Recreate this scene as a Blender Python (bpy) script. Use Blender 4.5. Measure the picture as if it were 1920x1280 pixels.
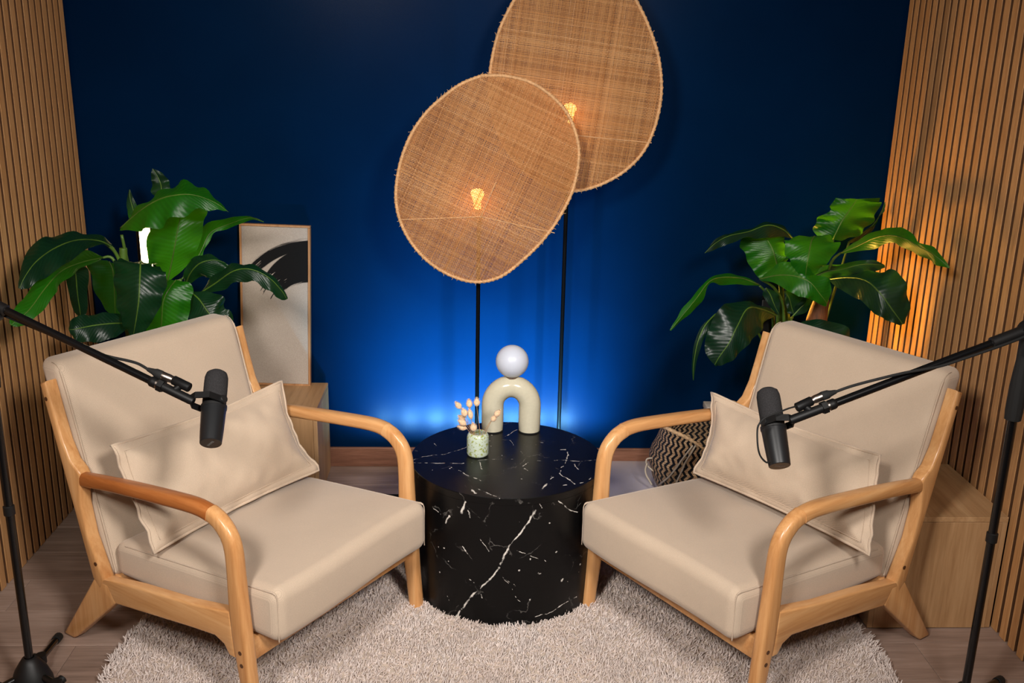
import bpy, bmesh, math, random
from math import sin, cos, pi, sqrt, radians
from mathutils import Vector, Matrix, noise

random.seed(7)
SC = bpy.context.scene
COL = SC.collection
for _o in list(bpy.data.objects):
    bpy.data.objects.remove(_o)

# ------------------------------------------------------------------ camera, world, lights, exposure
cam_d = bpy.data.cameras.new('camera')
cam = bpy.data.objects.new('camera', cam_d)
COL.objects.link(cam)
cam_d.sensor_fit = 'HORIZONTAL'
cam_d.sensor_width = 36.0
cam_d.lens = 34.6674
cam_d.clip_start = 0.05
_R, _U, _F = Vector((0.99909769, -0.03716063, 0.02056458)), Vector((-0.00915542, 0.28437309, 0.95866998)), Vector((0.04147279, 0.95799323, -0.28377627))
cam.matrix_world = Matrix(((_R.x, _U.x, -_F.x, 0.0), (_R.y, _U.y, -_F.y, 0.0), (_R.z, _U.z, -_F.z, 1.66), (0, 0, 0, 1)))
SC.camera = cam

SC.view_settings.view_transform = 'Standard'
SC.view_settings.look = 'None'
SC.view_settings.gamma = 1.0
SC.view_settings.use_curve_mapping = False
SC.view_settings.exposure = 0.0

world = bpy.data.worlds.new('studio_ambient')
SC.world = world
world.use_nodes = True
world.node_tree.nodes['Background'].inputs[0].default_value = (0.9, 0.93, 1.0, 1)
world.node_tree.nodes['Background'].inputs[1].default_value = 0.012


def area_light(name, loc, target, size, size_y, power, color, spread=180):
    d = bpy.data.lights.new(name, 'AREA')
    d.shape = 'RECTANGLE'
    d.size, d.size_y, d.energy, d.color = size, size_y, power, color
    d.spread = radians(spread)
    o = bpy.data.objects.new(name, d)
    COL.objects.link(o)
    o.location = loc
    o.rotation_euler = (Vector(target) - Vector(loc)).to_track_quat('-Z', 'Y').to_euler()
    return o


# two soft boxes of the studio, left and right of the camera
KEY = (1.0, 0.94, 0.88)
area_light('softbox_lamp', (-0.80, 0.15, 2.38), (0.45, 2.9, 0.75), 0.42, 0.42, 21.5, KEY, 86)
area_light('softbox_lamp', (0.80, 0.15, 2.38), (-0.45, 2.9, 0.75), 0.42, 0.42, 21.5, KEY, 86)
# the cool wall washer's beam (its housing stands on the floor behind the table)
LEDC = (0.22, 0.64, 1.0)
for _k in range(8):
    _x = -0.385 + 0.115 * _k
    _d = bpy.data.lights.new('washer_diode', 'SPOT')
    _d.energy, _d.color, _d.shadow_soft_size = (26.0, 58.0, 80.0, 80.0, 80.0, 80.0, 80.0, 80.0)[_k], LEDC, 0.006
    _d.spot_size, _d.spot_blend = radians(104), 1.0
    _o = bpy.data.objects.new('washer_diode', _d)
    COL.objects.link(_o)
    _o.location = (_x, 3.365, 0.042)
    _o.rotation_euler = Vector((0, 0.80, 0.60)).to_track_quat('-Z', 'Y').to_euler()
    _o.scale = (0.58, 1.0, 1.0)        # elliptical beam of a wall washer

# ------------------------------------------------------------------ small helpers
D, XL, XR, ZC = 3.781, -1.461, 1.594, 2.62     # back wall, slat fronts left/right, ceiling


def lin(r, g, b):
    f = lambda c: (c / 255 / 12.92) if c / 255 <= 0.04045 else ((c / 255 + 0.055) / 1.055) ** 2.4
    return (f(r), f(g), f(b), 1.0)


class NT:
    """tiny node-tree builder"""
    def __init__(self, name):
        self.m = bpy.data.materials.new(name)
        self.m.use_nodes = True
        self.t = self.m.node_tree
        self.b = self.t.nodes['Principled BSDF']
        self.out = self.t.nodes['Material Output']

    def n(self, kind, **kw):
        nd = self.t.nodes.new(kind)
        for k, v in kw.items():
            if k.startswith('in_'):
                key = k[3:]
                key = int(key) if key.isdigit() else key
                self.set(nd.inputs[key], v)
            else:
                setattr(nd, k, v)
        return nd

    def set(self, sock, v):
        if isinstance(v, bpy.types.NodeSocket):
            self.t.links.new(v, sock)
        else:
            sock.default_value = v

    def math(self, op, a, b=0.0, clamp=False, c=None):
        nd = self.t.nodes.new('ShaderNodeMath')
        nd.operation = op
        nd.use_clamp = clamp
        self.set(nd.inputs[0], a)
        self.set(nd.inputs[1], b)
        if c is not None:
            self.set(nd.inputs[2], c)
        return nd.outputs[0]

    def vmath(self, op, a, b=(0, 0, 0), s=None):
        nd = self.t.nodes.new('ShaderNodeVectorMath')
        nd.operation = op
        self.set(nd.inputs[0], a)
        self.set(nd.inputs[1], b)
        if s is not None:
            self.set(nd.inputs['Scale'], s)
        return nd

    def ramp(self, fac, stops):
        nd = self.t.nodes.new('ShaderNodeValToRGB')
        cr = nd.color_ramp
        while len(cr.elements) < len(stops):
            cr.elements.new(0.5)
        for e, (p, c) in zip(cr.elements, stops):
            e.position = p
            e.color = c if len(c) == 4 else (*c, 1)
        self.set(nd.inputs[0], fac)
        return nd.outputs[0]

    def mix(self, fac, a, b, mode='MIX'):
        nd = self.t.nodes.new('ShaderNodeMix')
        nd.data_type = 'RGBA'
        nd.blend_type = mode
        self.set(nd.inputs[0], fac)
        self.set(nd.inputs[6], a)
        self.set(nd.inputs[7], b)
        return nd.outputs[2]

    def coord(self, which='Object', scale=(1, 1, 1), rot=(0, 0, 0), loc=(0, 0, 0)):
        tc = self.t.nodes.new('ShaderNodeTexCoord')
        mp = self.t.nodes.new('ShaderNodeMapping')
        mp.inputs['Scale'].default_value = scale
        mp.inputs['Rotation'].default_value = rot
        mp.inputs['Location'].default_value = loc
        self.t.links.new(tc.outputs[which], mp.inputs[0])
        return mp.outputs[0]

    def noise(self, vec, scale, detail=4, rough=0.5, dist=0.0):
        nd = self.t.nodes.new('ShaderNodeTexNoise')
        self.t.links.new(vec, nd.inputs['Vector'])
        nd.inputs['Scale'].default_value = scale
        nd.inputs['Detail'].default_value = detail
        nd.inputs['Roughness'].default_value = rough
        nd.inputs['Distortion'].default_value = dist
        return nd.outputs[0]

    def bump(self, h, strength=0.3, dist=0.002):
        nd = self.t.nodes.new('ShaderNodeBump')
        nd.inputs['Strength'].default_value = strength
        nd.inputs['Distance'].default_value = dist
        self.t.links.new(h, nd.inputs['Height'])
        self.t.links.new(nd.outputs[0], self.b.inputs['Normal'])

    def base(self, c):
        self.set(self.b.inputs['Base Color'], c)

    def p(self, **kw):
        for k, v in kw.items():
            self.set(self.b.inputs[k.replace('_', ' ')], v)
        return self


def simple(name, rgb, rough=0.5, metal=0.0, spec=0.5, nscale=0, namt=0.1, bump=0.0, bscale=400):
    t = NT(name)
    c = lin(*rgb)
    t.p(Roughness=rough, Metallic=metal, Specular_IOR_Level=spec)
    v = t.coord()
    if nscale:
        f = t.noise(v, nscale, 4)
        d = tuple(x * (1 - namt) for x in c[:3]) + (1,)
        l = tuple(min(1, x * (1 + namt)) for x in c[:3]) + (1,)
        t.base(t.ramp(f, [(0.3, d), (0.7, l)]))
    else:
        t.base(c)
    if bump:
        t.bump(t.noise(v, bscale, 3), bump, 0.001)
    return t.m


def wood(name, dark, mid, light, grain_axis='z', scale=1.0, rough=0.45, world=False, fine=0.5, bump=0.08):
    """grain runs along grain_axis of the object"""
    t = NT(name)
    st = {'x': (0.06, 1, 1), 'y': (1, 0.06, 1), 'z': (1, 1, 0.06)}[grain_axis]
    oi = t.n('ShaderNodeObjectInfo')
    v0 = t.coord('Object', tuple(s * scale for s in st))
    off = t.vmath('SCALE', (13.7, 7.3, 5.1), s=oi.outputs['Random'])
    v = t.vmath('ADD', v0, off.outputs[0]).outputs[0]
    a = t.noise(v, 14, 5, 0.6, 1.2)
    b = t.noise(v, 90, 4, 0.65, 0.3)
    f = t.math('ADD', t.math('MULTIPLY', a, 1 - fine), t.math('MULTIPLY', b, fine))
    tone = t.math('MULTIPLY_ADD', oi.outputs['Random'], 0.10, c=-0.05)
    f = t.math('ADD', f, tone)
    t.base(t.ramp(f, [(0.30, lin(*dark)), (0.5, lin(*mid)), (0.68, lin(*light))]))
    t.p(Roughness=rough, Specular_IOR_Level=0.4)
    t.bump(b, bump, 0.001)
    return t.m


def fabric(name, rgb, var=0.10, wscale=1.0):
    t = NT(name)
    c = lin(*rgb)
    v = t.coord()
    w1 = t.n('ShaderNodeTexWave', wave_type='BANDS', bands_direction='X')
    w2 = t.n('ShaderNodeTexWave', wave_type='BANDS', bands_direction='DIAGONAL')
    for w in (w1, w2):
        t.t.links.new(v, w.inputs['Vector'])
        w.inputs['Scale'].default_value = 190 * wscale
        w.inputs['Distortion'].default_value = 2.5
        w.inputs['Detail'].default_value = 2
        w.inputs['Detail Scale'].default_value = 3
    nz = t.noise(v, 500, 3, 0.7)
    blot = t.noise(v, 9, 3)
    f = t.math('ADD', t.math('MULTIPLY', w1.outputs[1], 0.25), t.math('MULTIPLY', w2.outputs[1], 0.25))
    f = t.math('ADD', f, t.math('MULTIPLY', nz, 0.5))
    d = tuple(x * (1 - var) for x in c[:3]) + (1,)
    l = tuple(min(1, x * (1 + var)) for x in c[:3]) + (1,)
    col = t.ramp(f, [(0.25, d), (0.75, l)])
    col = t.mix(0.12, col, t.ramp(blot, [(0.35, d), (0.65, l)]))
    t.base(col)
    t.p(Roughness=0.95, Specular_IOR_Level=0.15, Sheen_Weight=0.25, Sheen_Roughness=0.5)
    t.bump(f, 0.25, 0.0012)
    return t.m


def mesh_obj(name, verts, faces, mat=None, parent=None, smooth=True, angle=40, recalc=False):
    me = bpy.data.meshes.new(name)
    me.from_pydata([tuple(v) for v in verts], [], [tuple(f) for f in faces])
    if recalc:
        bm = bmesh.new()
        bm.from_mesh(me)
        bmesh.ops.recalc_face_normals(bm, faces=bm.faces)
        bm.to_mesh(me)
        bm.free()
    if smooth:
        me.polygons.foreach_set('use_smooth', [True] * len(me.polygons))
        me.set_sharp_from_angle(angle=radians(angle))
    if mat is not None:
        for m in (mat if isinstance(mat, (list, tuple)) else [mat]):
            me.materials.append(m)
    me.update()
    o = bpy.data.objects.new(name, me)
    COL.objects.link(o)
    if parent:
        o.parent = parent
    return o


def bm_obj(name, bm, mat=None, parent=None, smooth=True, angle=40):
    me = bpy.data.meshes.new(name)
    bmesh.ops.recalc_face_normals(bm, faces=bm.faces)
    bm.to_mesh(me)
    bm.free()
    if smooth:
        me.polygons.foreach_set('use_smooth', [True] * len(me.polygons))
        me.set_sharp_from_angle(angle=radians(angle))
    if mat is not None:
        me.materials.append(mat)
    o = bpy.data.objects.new(name, me)
    COL.objects.link(o)
    if parent:
        o.parent = parent
    return o


def tag(o, label=None, cat=None, group=None, kind=None):
    if label:
        o['label'] = label
    if cat:
        o['category'] = cat
    if group:
        o['group'] = group
    if kind:
        o['kind'] = kind
    return o


def empty(name, loc=(0, 0, 0), rz=0.0, label=None, cat=None, group=None):
    o = bpy.data.objects.new(name, None)
    o.empty_display_size = 0.05
    COL.objects.link(o)
    o.location = loc
    o.rotation_euler = (0, 0, rz)
    return tag(o, label, cat, group)


class MB:
    """collects shapes for ONE mesh"""
    def __init__(self):
        self.v, self.f = [], []

    def add(self, v, f):
        n = len(self.v)
        self.v += [tuple(p) for p in v]
        self.f += [tuple(i + n for i in q) for q in f]
        return self

    def box(self, lo, hi):
        (a, b, c), (d, e, g) = lo, hi
        v = [(a, b, c), (d, b, c), (d, e, c), (a, e, c), (a, b, g), (d, b, g), (d, e, g), (a, e, g)]
        return self.add(v, [(0, 3, 2, 1), (4, 5, 6, 7), (0, 1, 5, 4), (1, 2, 6, 5), (2, 3, 7, 6), (3, 0, 4, 7)])

    def tube(self, pts, r, n=10, cap=True, closed=False):
        pts = [Vector(p) for p in pts]
        m = len(pts)
        rr = r if isinstance(r, (list, tuple)) else [r] * m
        rings = []
        up = None
        for i in range(m):
            if closed:
                t = (pts[(i + 1) % m] - pts[i - 1]).normalized()
            else:
                t = (pts[min(i + 1, m - 1)] - pts[max(i - 1, 0)]).normalized()
            if up is None:
                up = t.orthogonal().normalized()
            up = (up - t * up.dot(t))
            if up.length < 1e-6:
                up = t.orthogonal()
            up.normalize()
            s = t.cross(up)
            rings.append([pts[i] + (up * cos(2 * pi * k / n) + s * sin(2 * pi * k / n)) * rr[i] for k in range(n)])
        v = [p for g in rings for p in g]
        f = []
        for i in range(m if closed else m - 1):
            j = (i + 1) % m
            for k in range(n):
                f.append((i * n + k, i * n + (k + 1) % n, j * n + (k + 1) % n, j * n + k))
        if cap and not closed:
            f.append(tuple(range(n - 1, -1, -1)))
            f.append(tuple((m - 1) * n + k for k in range(n)))
        return self.add(v, f)

    def lathe(self, prof, n=32, origin=(0, 0, 0), axis=(0, 0, 1)):
        """prof: (radius, height) pairs along axis"""
        ax = Vector(axis).normalized()
        u = ax.orthogonal().normalized()
        w = ax.cross(u)
        o = Vector(origin)
        v, f, rows = [], [], []
        for r, h in prof:
            if r < 1e-6:
                rows.append([len(v)])
                v.append(o + ax * h)
            else:
                rows.append(list(range(len(v), len(v) + n)))
                v += [o + ax * h + (u * cos(2 * pi * k / n) + w * sin(2 * pi * k / n)) * r for k in range(n)]
        for a, b in zip(rows, rows[1:]):
            for k in range(n):
                k2 = (k + 1) % n
                if len(a) == 1 and len(b) == 1:
                    continue
                if len(a) == 1:
                    f.append((a[0], b[k2], b[k]))
                elif len(b) == 1:
                    f.append((a[k], a[k2], b[0]))
                else:
                    f.append((a[k], a[k2], b[k2], b[k]))
        return self.add(v, f)

    def obj(self, name, mat=None, parent=None, smooth=True, angle=40, recalc=False):
        return mesh_obj(name, self.v, self.f, mat, parent, smooth, angle, recalc)


def bev_box(lo, hi, bevel=0.003, seg=2):
    bm = bmesh.new()
    mb = MB().box(lo, hi)
    vs = [bm.verts.new(p) for p in mb.v]
    for q in mb.f:
        bm.faces.new([vs[i] for i in q])
    bmesh.ops.bevel(bm, geom=bm.edges[:], offset=bevel, segments=seg, affect='EDGES', profile=0.5)
    return bm


def extrude_profile(poly, x0, x1, bevel=0.005, seg=3):
    """poly of (y, z), extruded along x, all edges rounded"""
    bm = bmesh.new()
    a = [bm.verts.new((x0, y, z)) for y, z in poly]
    b = [bm.verts.new((x1, y, z)) for y, z in poly]
    bm.faces.new(a)
    bm.faces.new(b[::-1])
    n = len(poly)
    for i in range(n):
        bm.faces.new((a[i], b[i], b[(i + 1) % n], a[(i + 1) % n]))
    bmesh.ops.recalc_face_normals(bm, faces=bm.faces)
    ed = [e for e in bm.edges if e.verts[0].co.x == e.verts[1].co.x]
    bmesh.ops.bevel(bm, geom=ed, offset=bevel, segments=seg, affect='EDGES', profile=0.5)
    return bm


def catmull(pts, per=6):
    pts = [Vector(p) for p in pts]
    out = []
    n = len(pts)
    for i in range(n - 1):
        p0 = pts[max(i - 1, 0)]
        p1, p2 = pts[i], pts[i + 1]
        p3 = pts[min(i + 2, n - 1)]
        for k in range(per):
            t = k / per
            out.append(0.5 * ((2 * p1) + (p2 - p0) * t + (2 * p0 - 5 * p1 + 4 * p2 - p3) * t * t + (3 * p1 - p0 - 3 * p2 + p3) * t ** 3))
    out.append(pts[-1])
    return out


def rbox(lo, hi, r, seg=5, n=(8, 8, 4), deform=None):
    """box with fully rounded edges, evenly gridded, then deformed by deform(Vector)->Vector"""
    lo, hi = Vector(lo), Vector(hi)
    bm = bmesh.new()
    bmesh.ops.create_cube(bm, size=2)
    def axis_vals(a, k):
        L, Hh = lo[a], hi[a]
        vals = []
        for i in range(seg + 1):
            th = (pi / 2) * i / seg
            vals.append(('lo', th))
        return vals
    bm.free()
    bm = bmesh.new()
    # build each of six faces as a grid in cube space, then round
    def coords(a):
        L, Hh, k = lo[a], hi[a], n[a]
        c = [L + r * (1 - cos(0)) * 0 + r * i / seg for i in range(seg)]
        c += [L + r + (Hh - L - 2 * r) * i / k for i in range(k + 1)]
        c += [Hh - r + r * (i + 1) / seg for i in range(seg)]
        return c
    cs = [coords(0), coords(1), coords(2)]
    vd = {}
    def vert(p):
        key = (round(p[0], 6), round(p[1], 6), round(p[2], 6))
        if key not in vd:
            q = Vector(p)
            c = Vector((min(max(q[i], lo[i] + r), hi[i] - r) for i in range(3)))
            d = q - c
            m = max(abs(d.x), abs(d.y), abs(d.z))
            if m > 1e-9:
                # even out the angle over the rounded part
                e = Vector((math.tan(d[i] / r * pi / 4) for i in range(3)))
                q = c + e.normalized() * r * (1 if m > r * 0.999 else m / r)
            if deform:
                q = deform(q)
            vd[key] = bm.verts.new(q)
        return vd[key]
    for a in range(3):
        b, c = (a + 1) % 3, (a + 2) % 3
        for side in (lo[a], hi[a]):
            for i in range(len(cs[b]) - 1):
                for j in range(len(cs[c]) - 1):
                    q = []
                    for (ii, jj) in ((i, j), (i + 1, j), (i + 1, j + 1), (i, j + 1)):
                        p = [0, 0, 0]
                        p[a], p[b], p[c] = side, cs[b][ii], cs[c][jj]
                        q.append(vert(p))
                    if len(set(q)) == 4:
                        bm.faces.new(q)
    return bm

# ------------------------------------------------------------------ materials
M = {}
t = NT('blue_wall_paint')
_v = t.coord()
t.base(t.ramp(t.noise(_v, 3, 3), [(0.3, lin(1, 25, 54)), (0.7, lin(1, 28, 59))]))
t.p(Roughness=0.26, Specular_IOR_Level=0.022)
t.bump(t.noise(_v, 260, 3, 0.6), 0.10, 0.0015)
M['blue'] = t.m
M['ceiling'] = simple('ceiling_paint', (120, 116, 112), 0.9)
M['plain_wall'] = simple('plain_wall_paint', (96, 90, 86), 0.9)
M['slat'] = wood('oak_slat', (174, 124, 76), (194, 143, 92), (208, 159, 108), 'z', 1.6, 0.55, fine=0.75)
M['slat_side'] = simple('slat_raw_side', (92, 58, 30), 0.8, nscale=40, namt=0.15)
M['backing'] = simple('slat_backing_felt', (34, 22, 13), 0.9, nscale=60, namt=0.2)
M['plank'] = wood('floor_plank_vinyl', (118, 98, 86), (148, 125, 112), (172, 149, 136), 'x', 1.0, 0.5, fine=0.4)
M['skirting'] = wood('skirting_wood', (92, 58, 42), (126, 84, 64), (152, 106, 84), 'x', 1.4, 0.55, fine=0.5)
M['seam'] = simple('dark_joint', (30, 24, 20), 0.9)
M['oak'] = wood('cabinet_oak', (150, 112, 74), (176, 137, 96), (194, 156, 114), 'z', 1.0, 0.5, fine=0.45)
M['oak_top'] = wood('cabinet_top_oak', (150, 112, 74), (176, 137, 96), (194, 156, 114), 'y', 1.0, 0.45, fine=0.45)
M['beech'] = wood('beech_frame', (184, 126, 74), (208, 154, 100), (222, 174, 122), 'y', 1.4, 0.28, fine=0.35, bump=0.03)
M['beech_z'] = wood('beech_leg', (184, 126, 74), (208, 154, 100), (222, 174, 122), 'z', 1.4, 0.28, fine=0.35, bump=0.03)
M['plug'] = simple('dark_wood_plug', (82, 50, 26), 0.5)
M['linen'] = fabric('beige_upholstery', (194, 174, 153), 0.17)
M['linen_pillow'] = fabric('beige_pillow_linen', (199, 178, 156), 0.17, 0.8)
M['black_metal'] = simple('black_powder_coat', (12, 12, 13), 0.5, 0.0, 0.3)
M['lamp_black'] = simple('black_lamp_lacquer', (5, 5, 6), 0.4, 0.0, 0.15)
M['black_gloss'] = simple('black_gloss_tube', (12, 12, 13), 0.22, 0.0, 0.6)
M['black_plastic'] = simple('black_plastic', (17, 17, 18), 0.5, 0.0, 0.45, bump=0.05, bscale=900)
M['black_rubber'] = simple('black_rubber', (13, 13, 13), 0.8)
M['foam'] = simple('microphone_foam', (44, 43, 44), 0.98, 0, 0.1, nscale=700, namt=0.5, bump=0.5, bscale=900)
M['mic_body'] = simple('microphone_body_paint', (25, 26, 28), 0.36, 0.1, 0.5)
M['nickel'] = simple('nickel_metal', (190, 176, 165), 0.28, 1.0)
M['grey_print'] = simple('grey_print', (120, 118, 114), 0.6)
M['white_print'] = simple('white_print', (205, 205, 208), 0.6)
M['frame_wood'] = wood('picture_frame_oak', (150, 104, 66), (178, 130, 88), (196, 150, 106), 'z', 2.0, 0.5)
M['glaze'] = simple('cream_glaze', (198, 192, 170), 0.16, 0, 0.5, nscale=120, namt=0.03)
M['opal'] = simple('opal_glass', (198, 204, 218), 0.32, 0, 0.5)
M['felt'] = simple('black_felt', (12, 12, 12), 0.95)
M['soil'] = simple('dark_soil', (40, 28, 20), 0.95, nscale=90, namt=0.5, bump=0.6, bscale=120)
M['pot_brown'] = simple('brown_planter', (74, 48, 32), 0.6, nscale=30, namt=0.2)
M['pale_box'] = simple('pale_grey_card', (186, 176, 166), 0.7)
M['cord'] = simple('cotton_cord', (196, 182, 164), 0.9, bump=0.3, bscale=600)
M['sheath'] = wood('dry_leaf_sheath', (72, 38, 16), (110, 62, 30), (140, 86, 46), 'z', 2.0, 0.7)
M['stalk_dry'] = simple('dry_stalk', (176, 134, 92), 0.8)
M['grey_board'] = simple('grey_board', (196, 186, 190), 0.6, nscale=12, namt=0.04)

# leaves
def leaf_mat(name, dark, lightc, under, gloss, trans):
    t = NT(name)
    v = t.coord()
    at = t.n('ShaderNodeAttribute', attribute_name='leafuv')
    sep = t.n('ShaderNodeSeparateXYZ')
    t.t.links.new(at.outputs['Vector'], sep.inputs[0])
    u, w = sep.outputs[0], sep.outputs[1]          # u: base->tip, w: -1..1 across
    aw = t.math('ABSOLUTE', w)
    # side veins sweep forward from the midrib
    ph = t.math('MULTIPLY', t.math('SUBTRACT', u, t.math('MULTIPLY', aw, 0.16)), 150)
    veins = t.math('SINE', ph)
    mid = t.math('SUBTRACT', 1.0, t.math('MULTIPLY', aw, 22), clamp=True)
    nz = t.noise(v, 7, 3)
    col = t.ramp(nz, [(0.3, lin(*dark)), (0.7, lin(*lightc))])
    geo = t.n('ShaderNodeNewGeometry')
    col = t.mix(geo.outputs['Backfacing'], col, lin(*under))
    vfac = t.math('MULTIPLY_ADD', veins, 0.06, c=0.06)
    col = t.mix(vfac, col, lin(*[min(255, int(c * 1.5) + 6) for c in lightc]))
    col = t.mix(t.math('MULTIPLY', mid, 0.75), col, lin(118, 160, 58))
    t.base(col)
    t.p(Roughness=gloss, Specular_IOR_Level=0.45)
    h = t.math('ADD', t.math('MULTIPLY', veins, 0.5), t.math('MULTIPLY', t.noise(v, 60, 2), 0.8))
    t.bump(h, 0.22, 0.002)
    tr = t.n('ShaderNodeBsdfTranslucent')
    t.set(tr.inputs['Color'], lin(*trans))
    mx = t.n('ShaderNodeMixShader')
    mx.inputs[0].default_value = 0.35
    t.t.links.new(t.b.outputs[0], mx.inputs[1])
    t.t.links.new(tr.outputs[0], mx.inputs[2])
    t.t.links.new(mx.outputs[0], t.out.inputs[0])
    return t.m
M['leaf_dark'] = leaf_mat('dark_banana_leaf', (9, 34, 24), (15, 47, 31), (30, 76, 24), 0.34, (50, 130, 8))  # darker copy of the leaf material, for leaves without backlight
M['leaf_green'] = leaf_mat('backlit_banana_leaf', (16, 74, 10), (27, 98, 14), (40, 104, 16), 0.38, (100, 205, 8))  # brighter copy of the leaf material, backlight painted into its greens
M['stem'] = simple('banana_stalk', (74, 104, 34), 0.45, nscale=20, namt=0.3)

# rattan strands: each strand carries its own tone
def rattan(name, trans):
    t = NT(name)
    at = t.n('ShaderNodeAttribute', attribute_name='tone')
    c = t.ramp(at.outputs['Fac'], [(0.0, lin(144, 92, 48)), (0.5, lin(202, 147, 90)), (1.0, lin(232, 184, 128))])
    t.base(c)
    t.p(Roughness=0.6, Specular_IOR_Level=0.3)
    tr = t.n('ShaderNodeBsdfTranslucent')
    t.set(tr.inputs['Color'], lin(226, 150, 70))
    mx = t.n('ShaderNodeMixShader')
    mx.inputs[0].default_value = trans
    t.t.links.new(t.b.outputs[0], mx.inputs[1])
    t.t.links.new(tr.outputs[0], mx.inputs[2])
    t.t.links.new(mx.outputs[0], t.out.inputs[0])
    return t.m
M['rattan'] = rattan('rattan_strand', 0.35)
M['rattan_rim'] = simple('rattan_rim', (206, 160, 112), 0.6, nscale=80, namt=0.2)

def glow(name, rgb, strength):
    t = NT(name)
    t.base(lin(*rgb))
    t.p(Emission_Color=lin(*rgb), Emission_Strength=strength)
    return t.m
M['bulb'] = glow('bulb_filament_glass', (255, 190, 90), 9)
M['tube_warm'] = glow('warm_tube_diffuser', (255, 226, 168), 9)
M['tube_amber'] = glow('amber_tube_diffuser', (255, 188, 76), 440)
M['diode'] = glow('diode_lens', (200, 220, 255), 6)

# rug
t = NT('rug_pile')
at = t.n('ShaderNodeAttribute', attribute_name='tone')
t.base(t.ramp(at.outputs['Fac'], [(0.0, lin(186, 168, 158)), (0.5, lin(214, 199, 191)), (1.0, lin(232, 221, 216))]))
t.p(Roughness=0.9, Specular_IOR_Level=0.2)
M['rug'] = t.m
M['rug_base'] = simple('rug_backing', (196, 180, 166), 0.95)

# black marble with white veins: a list of vein segments measured on the drum (object space), plus fine procedural threads
def marble(name, veins):
    t = NT(name)
    v = t.coord()
    wob = t.n('ShaderNodeTexNoise')
    t.t.links.new(v, wob.inputs['Vector'])
    wob.inputs['Scale'].default_value = 22
    wob.inputs['Detail'].default_value = 5
    wv = t.vmath('SUBTRACT', wob.outputs[1], (0.5, 0.5, 0.5)).outputs[0]
    p = t.vmath('ADD', v, t.vmath('SCALE', wv, s=0.022).outputs[0]).outputs[0]
    acc = None
    for a, b, w in veins:
        a, b = Vector(a), Vector(b)
        ba = b - a
        if acc is not None:      # negligible, but keeps the node evaluation sequential
            p = t.vmath('ADD', p, t.vmath('SCALE', (1e-9, 0, 0), s=acc).outputs[0]).outputs[0]
        pa = t.vmath('SUBTRACT', p, tuple(a)).outputs[0]
        h = t.math('MULTIPLY', t.vmath('DOT_PRODUCT', pa, tuple(ba)).outputs['Value'], 1 / ba.length_squared, clamp=True)
        q = t.vmath('SCALE', tuple(ba), s=h).outputs[0]
        d = t.vmath('DISTANCE', pa, q).outputs['Value']
        k = t.math('DIVIDE', d, w)
        acc = k if acc is None else t.math('MINIMUM', acc, k)
    br = t.noise(v, 60, 4, 0.7)
    acc = t.math('MULTIPLY', acc, t.math('MULTIPLY_ADD', br, 2.6, c=-0.35))
    main = t.math('SUBTRACT', 1.6, acc, clamp=True)
    # thin broken threads
    vo = t.n('ShaderNodeTexVoronoi', feature='DISTANCE_TO_EDGE')
    t.t.links.new(t.vmath('ADD', v, t.vmath('SCALE', wv, s=0.07).outputs[0]).outputs[0], vo.inputs['Vector'])
    vo.inputs['Scale'].default_value = 7
    e = t.math('SUBTRACT', 1.0, t.math('MULTIPLY', vo.outputs['Distance'], 75), clamp=True)
    gate = t.ramp(t.noise(v, 13, 4, 0.7), [(0.52, (0, 0, 0)), (0.66, (1, 1, 1))])
    thin = t.math('MULTIPLY', t.math('MULTIPLY', e, gate), 0.22)
    # flecks
    vs = t.n('ShaderNodeTexVoronoi')
    t.t.links.new(p, vs.inputs['Vector'])
    vs.inputs['Scale'].default_value = 34
    fl = t.math('LESS_THAN', vs.outputs['Distance'], 0.10)
    fl = t.math('MULTIPLY', fl, t.math('GREATER_THAN', t.noise(v, 8, 2), 0.62))
    f = t.math('MAXIMUM', t.math('MAXIMUM', main, thin), t.math('MULTIPLY', fl, 0.7))
    t.base(t.mix(f, lin(10, 10, 11), lin(214, 208, 200)))
    t.p(Roughness=0.33, Specular_IOR_Level=0.28)
    return t.m

# ------------------------------------------------------------------ room shell
def struct(name, mb, mat, smooth=False):
    o = mb.obj(name, mat, smooth=smooth)
    return tag(o, kind='structure')

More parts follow.
